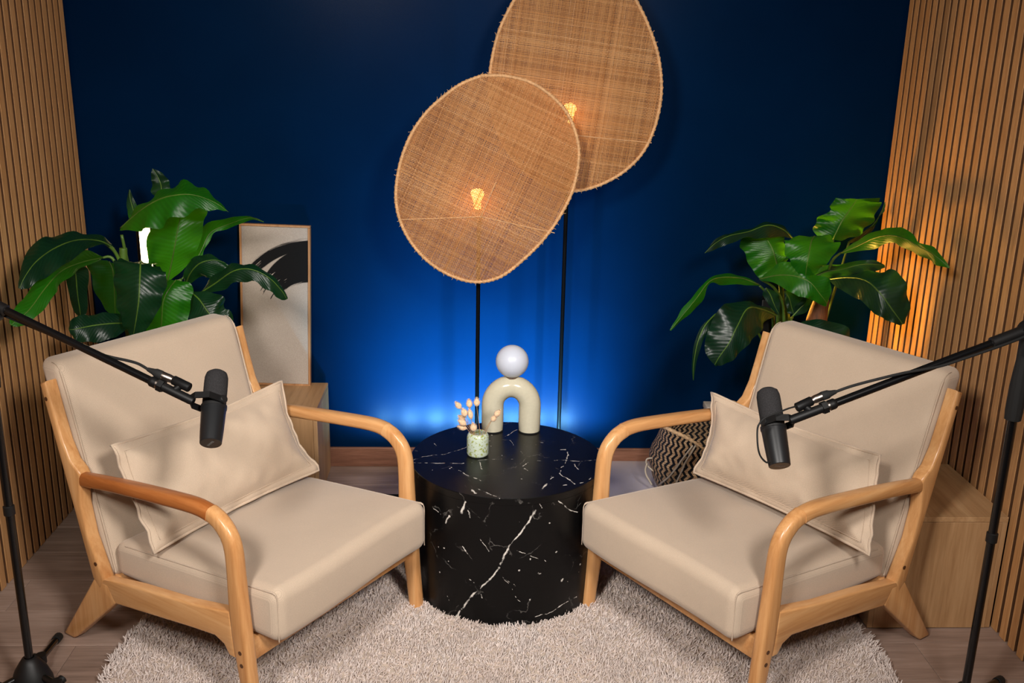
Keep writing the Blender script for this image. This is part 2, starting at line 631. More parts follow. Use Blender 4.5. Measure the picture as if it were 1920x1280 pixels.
X0, X1 = XL - 0.03, XR + 0.03           # plaster faces of the side walls
YF = -1.2                               # the room goes on behind the camera
wall_back = struct('wall_back', MB().box((X0 - 0.1, D, 0), (X1 + 0.1, D + 0.1, ZC)), M['blue'])
floor = struct('floor', MB().box((X0 - 0.1, YF, -0.06), (X1 + 0.1, D + 0.1, -0.004)), M['seam'])
struct('ceiling', MB().box((X0 - 0.1, YF, ZC), (X1 + 0.1, D + 0.1, ZC + 0.08)), M['ceiling'])
struct('wall_front', MB().box((X0 - 0.1, YF - 0.1, 0), (X1 + 0.1, YF, ZC)), M['plain_wall'])
PITCH, SW, Y_END = 0.0489, 0.0338, 1.55
for side, xs in (('left', X0), ('right', X1)):
    sg = 1 if side == 'left' else -1
    w = struct('wall_' + side, MB().box((min(xs, xs - sg * 0.1), YF, 0), (max(xs, xs - sg * 0.1), D + 0.1, ZC)), M['blue'])
    xb = xs + sg * 0.012
    bk = MB().box((min(xs, xb), Y_END, 0), (max(xs, xb), D - 0.022, ZC)).obj('panel_backing', M['backing'], w, smooth=False)
    sl_me = None
    k = 0
    y = D - 0.022 - SW
    while y > Y_END:
        if sl_me is None:
            bm = bev_box((0, 0, 0), (0.019, SW, ZC - 0.001), 0.0012, 1)
            o = bm_obj('slat', bm, M['slat'], w, smooth=False)
            sl_me = o.data
            sl_me.materials.append(M['slat_side'])      # veneered face, raw brown sides
            for p in sl_me.polygons:
                if abs(p.normal.y) > 0.8:
                    p.material_index = 1
        else:
            o = bpy.data.objects.new('slat', sl_me)
            COL.objects.link(o)
            o.parent = w
        o.location = (xb - 0.001 if sg > 0 else xb - 0.018, y, 0.0005)
        y -= PITCH
        k += 1

# floor planks, laid along x
PW, PL = 0.182, 1.22
pm = {}
row = 0
y = D - 0.004
while y > 0.9:
    off = (row * 0.47) % PL
    x = X0 - off
    while x < X1:
        a, b = max(x, X0), min(x + PL, X1)
        if b - a > 0.02:
            key = round(b - a, 3)
            if key not in pm:
                o = bm_obj('plank', bev_box((0.0006, 0.0006, -0.008), (b - a - 0.0006, PW - 0.0006, 0.0), 0.0008, 1), M['plank'], floor, smooth=False)
                pm[key] = o.data
            else:
                o = bpy.data.objects.new('plank', pm[key])
                COL.objects.link(o)
                o.parent = floor
            o.location = (a, y - PW, 0)
        x += PL
    y -= PW
    row += 1
MB().box((X0, YF, -0.004), (X1, y, 0)).obj('floor_rest', M['plank'], floor, smooth=False)

sk = bm_obj('baseboard_back', bev_box((X0, D - 0.012, 0.0), (X1, D + 0.001, 0.084), 0.003, 2), M['skirting'], smooth=False)
tag(sk, kind='structure')

# ------------------------------------------------------------------ shaggy rug
RUGC, RUGX, RUGY = (0.10, 2.42), 1.095, 0.91
rug = empty('shag_rug', (RUGC[0], RUGC[1], 0), 0, 'round cream shaggy rug under the table and both armchairs', 'rug')
mb = MB()
mb.lathe([(0, 0), (1.0, 0.0), (1.0, 0.010), (0.985, 0.014), (0, 0.014)], 64)
mb.v = [(x * RUGX * 0.985, y * RUGY * 0.985, z + 0.0005) for x, y, z in mb.v]
mb.obj('rug_base', M['rug_base'], rug, angle=60)
rv, rf, rt = [], [], []
rnd = random.Random(11)
for _ in range(80000):
    a, r = rnd.uniform(0, 2 * pi), sqrt(rnd.random())
    x, y = RUGX * r * cos(a), RUGY * r * sin(a)
    if (x - 0.017) ** 2 + (y - 0.457) ** 2 < 0.285 ** 2 or y > 0.75:
        continue
    clump = noise.noise((x * 8, y * 8, 0)) * 2.4
    an = clump * 1.6 + rnd.gauss(0, 1.3)
    L = rnd.uniform(0.013, 0.022) * (1 + 0.35 * noise.noise((x * 30, y * 30, 9)))
    lean = rnd.uniform(0.15, 1.15)
    w = rnd.uniform(0.0019, 0.0032)
    dx, dy = cos(an) * sin(lean), sin(an) * sin(lean)
    px, py = -sin(an), cos(an)
    tone = min(1, max(0, 0.55 + 0.28 * noise.noise((x * 5, y * 5, 3)) + rnd.gauss(0, 0.16)))
    b = len(rv)
    cl = cos(lean)
    for (s, ws, hz) in ((0, 1, 0), (0.5, 1.1, 0.62), (1.0, 0.45, 0.9)):
        cx, cy, cz = x + dx * L * s * (0.6 + 0.4 * s), y + dy * L * s * (0.6 + 0.4 * s), 0.011 + L * cl * s * hz
        for k in range(3):
            q = 2 * pi * k / 3 + 0.5
            o, u = cos(q) * w * ws, sin(q) * w * ws
            rv.append((cx + px * o - cos(an) * u * cl, cy + py * o - sin(an) * u * cl, cz + u * sin(lean)))
            rt.append(tone)
    for g in (0, 3):
        for k in range(3):
            rf.append((b + g + k, b + g + (k + 1) % 3, b + g + 3 + (k + 1) % 3, b + g + 3 + k))
    rf.append((b + 6, b + 7, b + 8))
pile = mesh_obj('rug_pile', rv, rf, M['rug'], rug, smooth=True, angle=180, recalc=True)
pile.data.attributes.new('tone', 'FLOAT', 'POINT').data.foreach_set('value', rt)
tag(pile, kind='stuff')

# ------------------------------------------------------------------ lounge armchairs
HW = 0.3335


def rr_section(hx, ht, n=4, e=0.45):
    """rounded rectangle, hx half width along x, ht half thickness in the frame's plane"""
    out = []
    r = min(hx, ht) * e * 2 * 0.5
    for cx, cy, a0 in ((1, 1, 0), (-1, 1, 90), (-1, -1, 180), (1, -1, 270)):
        for i in range(n):
            a = radians(a0 + 90 * i / (n - 1))
            out.append((cx * (hx - r) + r * cos(a), cy * (ht - r) + r * sin(a)))
    return out


def plane_sweep(path, xc, secs, e=0.7):
    """path of (y, z) in the plane x = xc; secs of (half width, half thickness) per point"""
    v, f = [], []
    m = len(path)
    k = None
    for i in range(m):
        a, b = path[max(i - 1, 0)], path[min(i + 1, m - 1)]
        t = Vector((0, b[0] - a[0], b[1] - a[1])).normalized()
        nrm = Vector((0, -t.z, t.y))
        s = rr_section(secs[i][0], secs[i][1], 4, e)
        k = len(s)
        v += [Vector((xc, path[i][0], path[i][1])) + Vector((1, 0, 0)) * p + nrm * q for p, q in s]
    for i in range(m - 1):
        for j in range(k):
            f.append((i * k + j, i * k + (j + 1) % k, (i + 1) * k + (j + 1) % k, (i + 1) * k + j))
    f.append(tuple(range(k - 1, -1, -1)))
    f.append(tuple((m - 1) * k + j for j in range(k)))
    return MB().add(v, f)


def smooth2(pts, per=6):
    return [(p.y, p.z) for p in catmull([(0, a, b) for a, b in pts], per)]


def interp_secs(secs, per=6):
    out = []
    for (a, b), (c, d) in zip(secs, secs[1:]):
        for k in range(per):
            t = k / per
            out.append((a + (c - a) * t, b + (d - b) * t))
    out.append(secs[-1])
    return out


def seat_deform(p):
    x, y, z = p
    u = (y + 0.25) / 0.625
    top = (z - 0.236) / 0.134
    crown = (1 - (x / 0.312) ** 2) * max(0.0, 1 - ((u - 0.5) / 0.52) ** 2) * 0.012
    rise = -0.030 + 0.050 * u
    return Vector((x, y + 0.006 * sin(x * 9), z + max(0, top) * (rise + crown)))


def back_deform(p):
    """upright block (x, depth 0..0.1, height 0..0.62) leaned back"""
    x, y, z = p
    h = z / 0.60
    crown = (1 - (x / 0.315) ** 2) * (1 - (2 * h - 1) ** 2) * 0.016
    yy = y + (crown if y > 0.05 else 0)
    return Vector((x, -0.335 - 0.150 * h + yy - 0.012 * h * h, 0.225 + z))


def make_armchair(label):
    c = empty('armchair', label=label, cat='armchair', group='lounge armchairs')
    bm = rbox((-0.308, -0.25, 0.236), (0.308, 0.375, 0.370), 0.033, 5, (10, 10, 2), seat_deform)
    seat = bm_obj('seat', bm, M['linen'], c, angle=180)
    for s in (-1, 1):
        e = 0.308 * s
        pts = [seat_deform(Vector((e - 0.009 * s, y, 0.3610))) for y in (-0.205, -0.1, 0.05, 0.2, 0.33, 0.355)]
        pts += [seat_deform(Vector((e - 0.0095 * s, 0.3655, 0.350)))]
        pts += [seat_deform(Vector((e - 0.0095 * s, 0.3655, z))) for z in (0.31, 0.27, 0.245)]
        pp = catmull(pts, 4)
        MB().tube(pp, [0.0026 if i < 22 else 0.0013 for i in range(len(pp))], 8).obj('piping', M['linen'], seat)
    bm = rbox((-0.312, 0.0, 0.0), (0.312, 0.098, 0.600), 0.030, 4, (10, 2, 12), back_deform)
    back = bm_obj('backrest', bm, M['linen'], c, angle=180)
    for s in (-1, 1):
        pts = [back_deform(Vector((s * 0.305, 0.092, z))) for z in (0.02, 0.15, 0.3, 0.45, 0.56)]
        pts += [back_deform(Vector((s * 0.304, 0.080, 0.590))), back_deform(Vector((s * 0.303, 0.060, 0.5955)))]
        pp = catmull(pts, 4)
        MB().tube(pp, [0.0027 if i < 18 else 0.0012 for i in range(len(pp))], 8).obj('piping', M['linen'], back)
    for s in (-1, 1):
        x0, x1 = s * HW - 0.0175, s * HW + 0.0175
        post = [(-0.430, 0.774), (-0.366, 0.53), (-0.289, 0.236), (-0.258, 0.205), (-0.240, 0.243), (-0.290, 0.36), (-0.306, 0.45),
                (-0.303, 0.497), (-0.294, 0.537), (-0.305, 0.553), (-0.332, 0.572), (-0.358, 0.62), (-0.382, 0.70), (-0.405, 0.784)]
        po = bm_obj('back_post', extrude_profile(post, s * 0.3135, s * 0.351, 0.007, 3), M['beech_z'], c, angle=50)
        rail = [(-0.262, 0.242), (-0.10, 0.268), (0.10, 0.290), (0.255, 0.318), (0.262, 0.19), (0.243, 0.190), (0.226, 0.216), (0.195, 0.229), (0.10, 0.220), (-0.195, 0.184), (-0.255, 0.190)]
        bm_obj('side_rail', extrude_profile(rail, x0 + 0.001, x1 - 0.001, 0.006, 3), M['beech'], c, angle=50)
        rear = [(-0.284, 0.236), (-0.300, 0.215), (-0.456, 0.006), (-0.448, 0.0), (-0.412, 0.0), (-0.395, 0.012), (-0.205, 0.180), (-0.195, 0.188), (-0.225, 0.235)]
        bm_obj('leg', extrude_profile(rear, x0 + 0.0005, x1 - 0.0005, 0.006, 3), M['beech_z'], c, angle=50)
        arm = smooth2([(-0.303, 0.523), (-0.20, 0.537), (-0.10, 0.548), (0.03, 0.560), (0.12, 0.567), (0.165, 0.567), (0.197, 0.562)], 4)
        plane_sweep(arm, s * 0.3352, interp_secs([(0.0150, 0.0195), (0.0178, 0.0188), (0.021, 0.018), (0.0215, 0.018), (0.021, 0.0185), (0.020, 0.0195), (0.0192, 0.0205)], 4)).obj('armrest', M['beech'], c, angle=50)
        leg = smooth2([(0.194, 0.563), (0.226, 0.549), (0.253, 0.522), (0.267, 0.484), (0.271, 0.42), (0.274, 0.33), (0.281, 0.24), (0.293, 0.12), (0.306, 0.0)], 4)
        plane_sweep(leg, s * HW, interp_secs([(0.0192, 0.0205), (0.0185, 0.0215), (0.0182, 0.022), (0.018, 0.0225), (0.0178, 0.023), (0.0178, 0.026), (0.0178, 0.027), (0.0178, 0.0225), (0.0178, 0.0205)], 4)).obj('leg', M['beech_z'], c, angle=50)
        for y, z in ((-0.406, 0.735), (-0.268, 0.285), (0.285, 0.213), (0.288, 0.178)):
            MB().lathe([(0, 0), (0.0058, 0), (0.0058, 0.0022), (0, 0.0022)], 14, (s * 0.3500, y, z), (s, 0, 0)).obj('screw_plug', M['plug'], c)
    bm_obj('front_rail', bev_box((-HW + 0.01, 0.268, 0.172), (HW - 0.01, 0.292, 0.236), 0.004), M['beech'], c)
    bm_obj('rear_rail', bev_box((-HW + 0.01, -0.262, 0.190), (HW - 0.01, -0.238, 0.234), 0.004), M['beech'], c)
    bm_obj('top_rail', bev_box((-HW + 0.01, -0.395, 0.655), (HW - 0.01, -0.376, 0.695), 0.003), M['beech'], c).location.y = -0.040
    return c


def copy_tree(o, parent=None):
    c = o.copy()
    COL.objects.link(c)
    if parent:
        c.parent = parent
    for ch in list(o.children):
        copy_tree(ch, c)
    return c


LCH, RCH = (-0.6005, 2.5895, 0.9719), (0.8062, 2.5826, -1.0037)
ch = make_armchair('beige armchair with pale wooden frame left of the black table')
ch2 = copy_tree(ch)
ch2['label'] = 'beige armchair with pale wooden frame right of the black table'
# the near armrest of the left chair is of a darker, redder piece of wood
dark_arm = [o for o in ch.children if o.name.startswith('armrest')][1]
dark_arm.data = dark_arm.data.copy()
dark_arm.data.materials[0] = wood('darker_beech_arm', (136, 74, 34), (168, 98, 48), (190, 122, 68), 'y', 1.4, 0.28, fine=0.35, bump=0.03)
dark_arm['label'] = 'darker orange brown armrest'
for o, (x, y, a) in ((ch, LCH), (ch2, RCH)):
    o.location = (x, y, 0.004)
    o.rotation_euler = (0, 0, pi + a)


def pillow(label, seatpos, corners, puff, seed):
    """corners: TL, TR, BR, BL in the chair's own frame (x, y, z); flanged lumbar pillow"""
    X, Y, A = seatpos
    f, r = Vector((sin(A), -cos(A), 0)), Vector((cos(A), sin(A), 0))
    wc = [Vector((X, Y, 0)) + r * x + f * y + Vector((0, 0, z)) for x, y, z in corners]
    mid = sum(wc, Vector()) / 4
    root = empty('lumbar_pillow', mid, 0, label, 'pillow', 'lumbar pillows')
    tl, tr, br, bl = [p - mid for p in wc]
    nrm = (tr - tl).cross(bl - tl).normalized()
    if nrm.dot(f) < 0:
        nrm = -nrm
    N, Mm = 40, 22
    v, fc = [], []
    rn = random.Random(seed)
    fl = 0.045
    def P(i, j, side):
        s, t = i / N, j / Mm
        p = (tl * (1 - s) + tr * s) * (1 - t) + (bl * (1 - s) + br * s) * t
        # edges bow in between the corners
        cen = (tl + tr + br + bl) / 4
        bow = 0.065 * (4 * s * (1 - s)) * abs(2 * t - 1) ** 2.0 + 0.05 * (4 * t * (1 - t)) * abs(2 * s - 1) ** 3
        p = p + (cen - p) * bow
        d = min(s * 0.62, (1 - s) * 0.62, t * 0.29, (1 - t) * 0.29)
        k = max(0.0, d - 0.016) / 0.11
        hgt = puff * (1 - math.exp(-2.6 * k)) if k > 0 else 0
        hgt *= (1 - 0.25 * (2 * s - 1) ** 4)
        q = p + nrm * side * (hgt + 0.0025)
        w = noise.noise((s * 5 + seed, t * 3.5, side * 2.0)) * 0.011 * min(1, k * 2)
        w += 0.0065 * noise.noise((s * 17 + seed, t * 9, side)) * min(1, k * 3) * (1 - min(1, k * 0.5))
        edge = max(0.0, 1 - d / 0.03)
        fz = edge * 0.013 * noise.noise((s * 11 + seed, t * 8, 5.0))
        ear = 0.0
        for cs, ct in ((0, 0), (1, 0), (1, 1), (0, 1)):
            ear += math.exp(-(((s - cs) * 0.62) ** 2 + ((t - ct) * 0.29) ** 2) / 0.0042) * (0.026 if (cs + ct + seed) % 2 else 0.014)
        sag = -0.012 * math.exp(-((s - 0.62) / 0.2) ** 2) * (1 - t) ** 3
        return q + nrm * (w * side + fz + ear) + (tl - bl) * sag
    for side in (1, -1):
        b = len(v)
        for j in range(Mm + 1):
            for i in range(N + 1):
                v.append(P(i, j, side))
        for j in range(Mm):
            for i in range(N):
                q = (b + j * (N + 1) + i, b + j * (N + 1) + i + 1, b + (j + 1) * (N + 1) + i + 1, b + (j + 1) * (N + 1) + i)
                fc.append(q if side < 0 else q[::-1])
    H2 = (N + 1) * (Mm + 1)
    ring = [i for i in range(N + 1)] + [j * (N + 1) + N for j in range(1, Mm + 1)] + [Mm * (N + 1) + i for i in range(N - 1, -1, -1)] + [j * (N + 1) for j in range(Mm - 1, 0, -1)]
    for k in range(len(ring)):
        a, c = ring[k], ring[(k + 1) % len(ring)]
        fc.append((a, c, c + H2, a + H2))
    mesh_obj('cover', v, fc, M['linen_pillow'], root, angle=180, recalc=True)
    rp = [(v[i] + v[i + H2]) / 2 for i in ring]
    MB().tube(rp, 0.0042, 7, closed=True).obj('edge_piping', M['linen_pillow'], root, angle=180)
    # seam line where the flange meets the filling
    inner = []
    for k in range(0, 4 * 14):
        e, tt = divmod(k, 14)
        tt = tt / 14
        s, t = [(0.035 + 0.93 * tt, 0.075), (0.965, 0.075 + 0.85 * tt), (0.965 - 0.93 * tt, 0.925), (0.035, 0.925 - 0.85 * tt)][e]
        i, j = s * N, t * Mm
        inner.append(P(i, j, 1) + nrm * 0.0008)
    MB().tube(inner, 0.0010, 6, closed=True).obj('flange_seam', M['linen_pillow'], root, angle=180)
    return root


pillow('beige lumbar pillow resting on the left armchair', LCH,
       [(-0.325, -0.205, 0.636), (0.305, -0.212, 0.642), (0.288, -0.062, 0.380), (-0.325, -0.060, 0.372)], 0.060, 3)
pillow('beige lumbar pillow resting on the right armchair', RCH,
       [(0.283, -0.197, 0.616), (-0.335, -0.195, 0.607), (-0.275, -0.070, 0.385), (0.378, -0.075, 0.392)], 0.060, 8)

# ------------------------------------------------------------------ round marble drum table
TX, TY, TR, TH = 0.117, 2.877, 0.303, 0.429
VEINS_TOP = [((-0.3028, -0.0499, 0.4290), (-0.1947, -0.0524, 0.4290), 0.0013), ((-0.1947, -0.0524, 0.4290), (-0.1478, -0.0555, 0.4290), 0.0013), ((-0.1478, -0.0555, 0.4290), (-0.1008, -0.0324, 0.4290), 0.0013), ((-0.1008, -0.0324, 0.4290), (-0.0607, -0.0229, 0.4290), 0.0008), ((-0.0607, -0.0229, 0.4290), (0.0345, -0.0191, 0.4290), 0.0005), ((0.0852, -0.0305, 0.4290), (0.1879, -0.0285, 0.4290), 0.0005), ((0.1879, -0.0285, 0.4290), (0.2277, -0.0336, 0.4290), 0.0010), ((0.2277, -0.0336, 0.4290), (0.2916, -0.0219, 0.4290), 0.0011), ((-0.2933, -0.0281, 0.4290), (-0.2655, -0.0039, 0.4290), 0.0010), ((-0.2655, -0.0039, 0.4290), (-0.1966, 0.0173, 0.4290), 0.0010), ((-0.1966, 0.0173, 0.4290), (-0.1603, 0.0480, 0.4290), 0.0010), ((-0.1603, 0.0480, 0.4290), (-0.1195, 0.0852, 0.4290), 0.0010), ((-0.0586, 0.1305, 0.4290), (-0.0235, 0.1543, 0.4290), 0.0010), ((-0.0235, 0.1543, 0.4290), (0.0042, 0.1772, 0.4290), 0.0010), ((0.0042, 0.1772, 0.4290), (0.0250, 0.2141, 0.4290), 0.0014), ((0.0250, 0.2141, 0.4290), (0.0619, 0.2466, 0.4290), 0.0010), ((0.0619, 0.2466, 0.4290), (0.1377, 0.3102, 0.4290), 0.0008), ((0.1987, 0.0407, 0.4290), (0.1890, -0.0157, 0.4290), 0.0013), ((0.1890, -0.0157, 0.4290), (0.1692, -0.0747, 0.4290), 0.0010), ((0.1692, -0.0747, 0.4290), (0.1540, -0.1272, 0.4290), 0.0010), ((0.1540, -0.1272, 0.4290), (0.1758, -0.1610, 0.4290), 0.0011), ((0.1758, -0.1610, 0.4290), (0.1981, -0.2023, 0.4290), 0.0018), ((0.1346, -0.1572, 0.4290), (0.1138, -0.1923, 0.4290), 0.0014), ((0.1138, -0.1923, 0.4290), (0.0895, -0.2458, 0.4290), 0.0021), ((-0.2771, 0.1529, 0.4290), (-0.2289, 0.0936, 0.4290), 0.0007), ((-0.2289, 0.0936, 0.4290), (-0.1947, 0.0552, 0.4290), 0.0007), ((-0.1506, -0.1084, 0.4290), (-0.1256, -0.1382, 0.4290), 0.0008), ((-0.1256, -0.1382, 0.4290), (-0.0975, -0.1691, 0.4290), 0.0013), ((-0.0975, -0.1691, 0.4290), (-0.0735, -0.2003, 0.4290), 0.0006), ((-0.0960, -0.2352, 0.4290), (-0.0640, -0.2642, 0.4290), 0.0010), ((-0.0640, -0.2642, 0.4290), (-0.0295, -0.3011, 0.4290), 0.0010), ((0.0038, 0.1669, 0.4290), (0.0215, 0.1216, 0.4290), 0.0005), ((0.0215, 0.1216, 0.4290), (0.0341, 0.0579, 0.4290), 0.0005), ((0.0341, 0.0579, 0.4290), (0.0477, 0.0276, 0.4290), 0.0005), ((0.0781, -0.0260, 0.4290), (0.0467, -0.0714, 0.4290), 0.0008), ((0.0521, -0.0934, 0.4290), (0.0825, -0.1466, 0.4290), 0.0007), ((-0.0871, -0.0441, 0.4290), (-0.0788, -0.0990, 0.4290), 0.0014), ((-0.2550, -0.1452, 0.4290), (-0.2389, -0.1135, 0.4290), 0.0005), ((-0.2389, -0.1135, 0.4290), (-0.1984, -0.0470, 0.4290), 0.0005), ((0.2060, -0.0609, 0.4290), (0.2187, -0.1033, 0.4290), 0.0014), ((-0.1113, -0.2448, 0.4290), (-0.1011, -0.2644, 0.4290), 0.0021), ((-0.1261, -0.0642, 0.4290), (-0.1117, -0.0461, 0.4290), 0.0011), ((0.1151, 0.1198, 0.4290), (0.1227, 0.1179, 0.4290), 0.0018), ((0.1769, 0.0577, 0.4290), (0.1890, 0.0579, 0.4290), 0.0019), ((0.1591, -0.2108, 0.4290), (0.1698, -0.2083, 0.4290), 0.0016), ((0.2146, -0.1940, 0.4290), (0.2503, -0.1562, 0.4290), 0.0010)]
VEINS_SIDE = [((0.0721, -0.2943, 0.3879), (0.0526, -0.2984, 0.3492), 0.0024), ((0.0526, -0.2984, 0.3492), (0.0229, -0.3021, 0.3138), 0.0020), ((0.0229, -0.3021, 0.3138), (0.0032, -0.3030, 0.2842), 0.0016), ((0.0032, -0.3030, 0.2842), (-0.0163, -0.3026, 0.2386), 0.0022), ((-0.0163, -0.3026, 0.2386), (-0.0260, -0.3019, 0.2078), 0.0024), ((-0.0260, -0.3019, 0.2078), (-0.0593, -0.2971, 0.1591), 0.0016), ((-0.0593, -0.2971, 0.1591), (-0.0966, -0.2872, 0.1184), 0.0016), ((-0.0966, -0.2872, 0.1184), (-0.1226, -0.2771, 0.0810), 0.0022), ((-0.1226, -0.2771, 0.0810), (-0.1553, -0.2602, 0.0152), 0.0020), ((-0.0222, -0.3022, 0.1850), (0.0058, -0.3029, 0.1547), 0.0006), ((0.0058, -0.3029, 0.1547), (0.0336, -0.3011, 0.1443), 0.0006), ((0.0033, -0.3030, 0.2767), (0.0448, -0.2997, 0.2522), 0.0006), ((0.0448, -0.2997, 0.2522), (0.1119, -0.2816, 0.2178), 0.0006), ((-0.1291, -0.2741, 0.4035), (-0.1411, -0.2681, 0.3694), 0.0024), ((-0.1754, -0.2471, 0.3468), (-0.1865, -0.2388, 0.3170), 0.0019), ((-0.1228, -0.2770, 0.3753), (-0.1179, -0.2791, 0.3577), 0.0016), ((-0.0815, -0.2918, 0.2970), (-0.0560, -0.2978, 0.2602), 0.0009), ((-0.1356, -0.2709, 0.2594), (-0.1100, -0.2823, 0.2244), 0.0009), ((0.1411, -0.2681, 0.4050), (0.1637, -0.2550, 0.3785), 0.0013), ((0.1637, -0.2550, 0.3785), (0.2022, -0.2257, 0.3468), 0.0013), ((0.0746, -0.2937, 0.4193), (0.0904, -0.2892, 0.3951), 0.0007), ((0.2147, -0.2138, 0.0606), (0.1798, -0.2439, 0.0587), 0.0009), ((0.1798, -0.2439, 0.0587), (0.1428, -0.2672, 0.0467), 0.0009), ((0.1428, -0.2672, 0.0467), (0.0784, -0.2927, 0.0333), 0.0009), ((-0.0222, -0.3022, 0.1850), (0.0096, -0.3028, 0.1392), 0.0005), ((0.0096, -0.3028, 0.1392), (0.0277, -0.3017, 0.0996), 0.0005), ((0.0277, -0.3017, 0.0996), (0.0525, -0.2984, 0.0803), 0.0005), ((0.1816, -0.2425, 0.1271), (0.1844, -0.2405, 0.0582), 0.0007), ((-0.1875, -0.2380, 0.0853), (-0.1575, -0.2589, 0.0383), 0.0005), ((0.0884, -0.2898, 0.1794), (0.0968, -0.2871, 0.1802), 0.0019), ((0.1617, -0.2562, 0.1390), (0.1660, -0.2535, 0.1429), 0.0019), ((-0.0827, -0.2915, 0.1092), (-0.0757, -0.2934, 0.0987), 0.0010), ((-0.1177, -0.2792, 0.1603), (-0.1004, -0.2859, 0.1487), 0.0006), ((-0.2306, -0.1965, 0.3505), (-0.2020, -0.2259, 0.3423), 0.0009), ((-0.1060, -0.2839, 0.3787), (-0.0890, -0.2896, 0.3631), 0.0006)]
tab = empty('side_table', (TX, TY, 0.0), 0, 'round black drum side table with white marble veins', 'table')
MB().lathe([(0, 0.002), (TR - 0.003, 0.002), (TR, 0.005), (TR, TH - 0.022)], 96).obj('drum', marble('black_marble_drum', VEINS_SIDE), tab, angle=30)
MB().lathe([(TR, TH - 0.0215), (TR, TH - 0.0015), (TR - 0.0015, TH), (0, TH)], 96).obj('tabletop', marble('black_marble_top', VEINS_TOP), tab, angle=30)

# ------------------------------------------------------------------ arch lamp with opal globe
A0, A1 = Vector((0.0742, 3.1051, 0.4290)), Vector((0.1983, 3.0996, 0.4290))
am = (A0 + A1) / 2
arch = empty('arch_lamp', (am.x, am.y, TH), 0, 'cream ceramic arch lamp with white globe on the black table', 'lamp')
ax = (A1 - A0)
ax.z = 0
hw = ax.length / 2
ax.normalize()
AR, AZ = 0.037, 0.0935      # tube radius, height of the arch's spring line
pts = [(-hw, 0.003), (-hw, 0.03), (-hw, 0.06), (-hw, 0.085)]
pts += [(hw * cos(pi - pi * k / 16) * (1 - 0.04 * sin(pi * k / 16)), AZ + hw * 1.02 * sin(pi * k / 16)) for k in range(17)]
pts += [(hw, 0.085), (hw, 0.06), (hw, 0.03), (hw, 0.003)]
rad = [AR * 0.95, AR, AR, AR] + [AR] * 17 + [AR, AR, AR, AR * 0.95]
MB().tube([ax * p + Vector((0, 0, z)) for p, z in pts], rad, 28).obj('arch_body', M['glaze'], arch, angle=50)
for s in (-1, 1):
    MB().lathe([(0, 0), (AR * 0.99, 0), (AR * 0.99, 0.004), (0, 0.004)], 28, ax * s * hw).obj('felt_pad', M['felt'], arch)
GR = 0.0545
gz = 0.6730 - TH
MB().lathe([(GR * sin(pi * k / 28), -GR * cos(pi * k / 28)) for k in range(29)], 44, (0, 0, gz)).obj('globe_shade', M['opal'], arch, angle=180)
MB().lathe([(0, 0), (0.021, 0), (0.021, 0.010), (0, 0.010)], 24, (0, 0, gz - GR - 0.002)).obj('globe_collar', M['nickel'], arch)

# ------------------------------------------------------------------ speckled vase with bunny-tail grass
t = NT('speckled_glaze')
_v = t.coord()
_n = t.noise(_v, 130, 3, 0.6, 0.4)
t.base(t.ramp(_n, [(0.0, lin(192, 204, 188)), (0.54, lin(192, 204, 188)), (0.58, lin(150, 160, 84)), (1.0, lin(140, 152, 72))]))
t.p(Roughness=0.18)
VB = Vector((0.0243, 2.8922, 0.4290))
vase = empty('bud_vase', VB, 0, 'small white bud vase with green speckles at the front of the table', 'vase')
MB().lathe([(r * 0.93, h * 0.93) for r, h in [(0, 0.0005), (0.031, 0.0005), (0.0355, 0.003), (0.0375, 0.009), (0.0375, 0.060), (0.0365, 0.070), (0.0325, 0.078), (0.0285, 0.0815), (0.0262, 0.0815), (0.0255, 0.079), (0.029, 0.072), (0.033, 0.062), (0.033, 0.008), (0, 0.006)]], 40).obj('vase_body', t.m, vase, angle=60)
MB().lathe([(0.0266, 0.0754), (0.0255, 0.0764), (0.0244, 0.0754)], 40).obj('rim', simple('vase_rim_glaze', (150, 108, 92), 0.3), vase)
hm = NT('bunny_tail_fluff')
_n = hm.noise(hm.coord(), 160, 2)
hm.base(hm.ramp(_n, [(0.3, lin(222, 184, 144)), (0.7, lin(242, 214, 180))]))
hm.p(Roughness=0.95, Sheen_Weight=0.5)


def bunny_tail(head, axis, ln, rd, label, foot):
    axis = Vector(axis).normalized()
    head = Vector(head)
    r = empty('bunny_tail_grass', VB + foot, 0, label, 'dried grass', 'dried grass in the vase')
    r['kind'] = 'thing'
    h = head - VB - foot
    ln, rd = ln * 1.1, rd * 1.2
    b = h - axis * ln * 0.5
    mid = b * 0.55 + Vector((0, 0, 0.012))
    MB().tube(catmull([(0, 0, 0), mid, b], 5), 0.0007, 6).obj('stalk', M['stalk_dry'], r)
    mb = MB()
    mb.lathe([(rd * sin(pi * k / 10) ** 0.8 * (1.08 - 0.3 * k / 10), ln * (-0.5 + k / 10)) for k in range(11)], 14, h, axis)
    rn = random.Random(int(abs(head.x) * 1e5))
    u = axis.orthogonal().normalized()
    w = axis.cross(u)
    for _ in range(420):
        k = rn.random()
        a = rn.uniform(0, 2 * pi)
        rad = rd * sin(pi * min(0.98, max(0.04, k))) ** 0.8 * (1.08 - 0.3 * k)
        o = u * cos(a) + w * sin(a)
        p = h + axis * ln * (k - 0.5) + o * rad * 0.9
        q = p + (o * 0.7 + axis * (0.55 + 0.4 * k)).normalized() * rn.uniform(0.003, 0.0065)
        sd = axis.cross(o) * 0.00045
        mb.add([p - sd, p + sd, q], [(0, 1, 2)])
    mb.obj('flower_head', hm.m, r, angle=180)


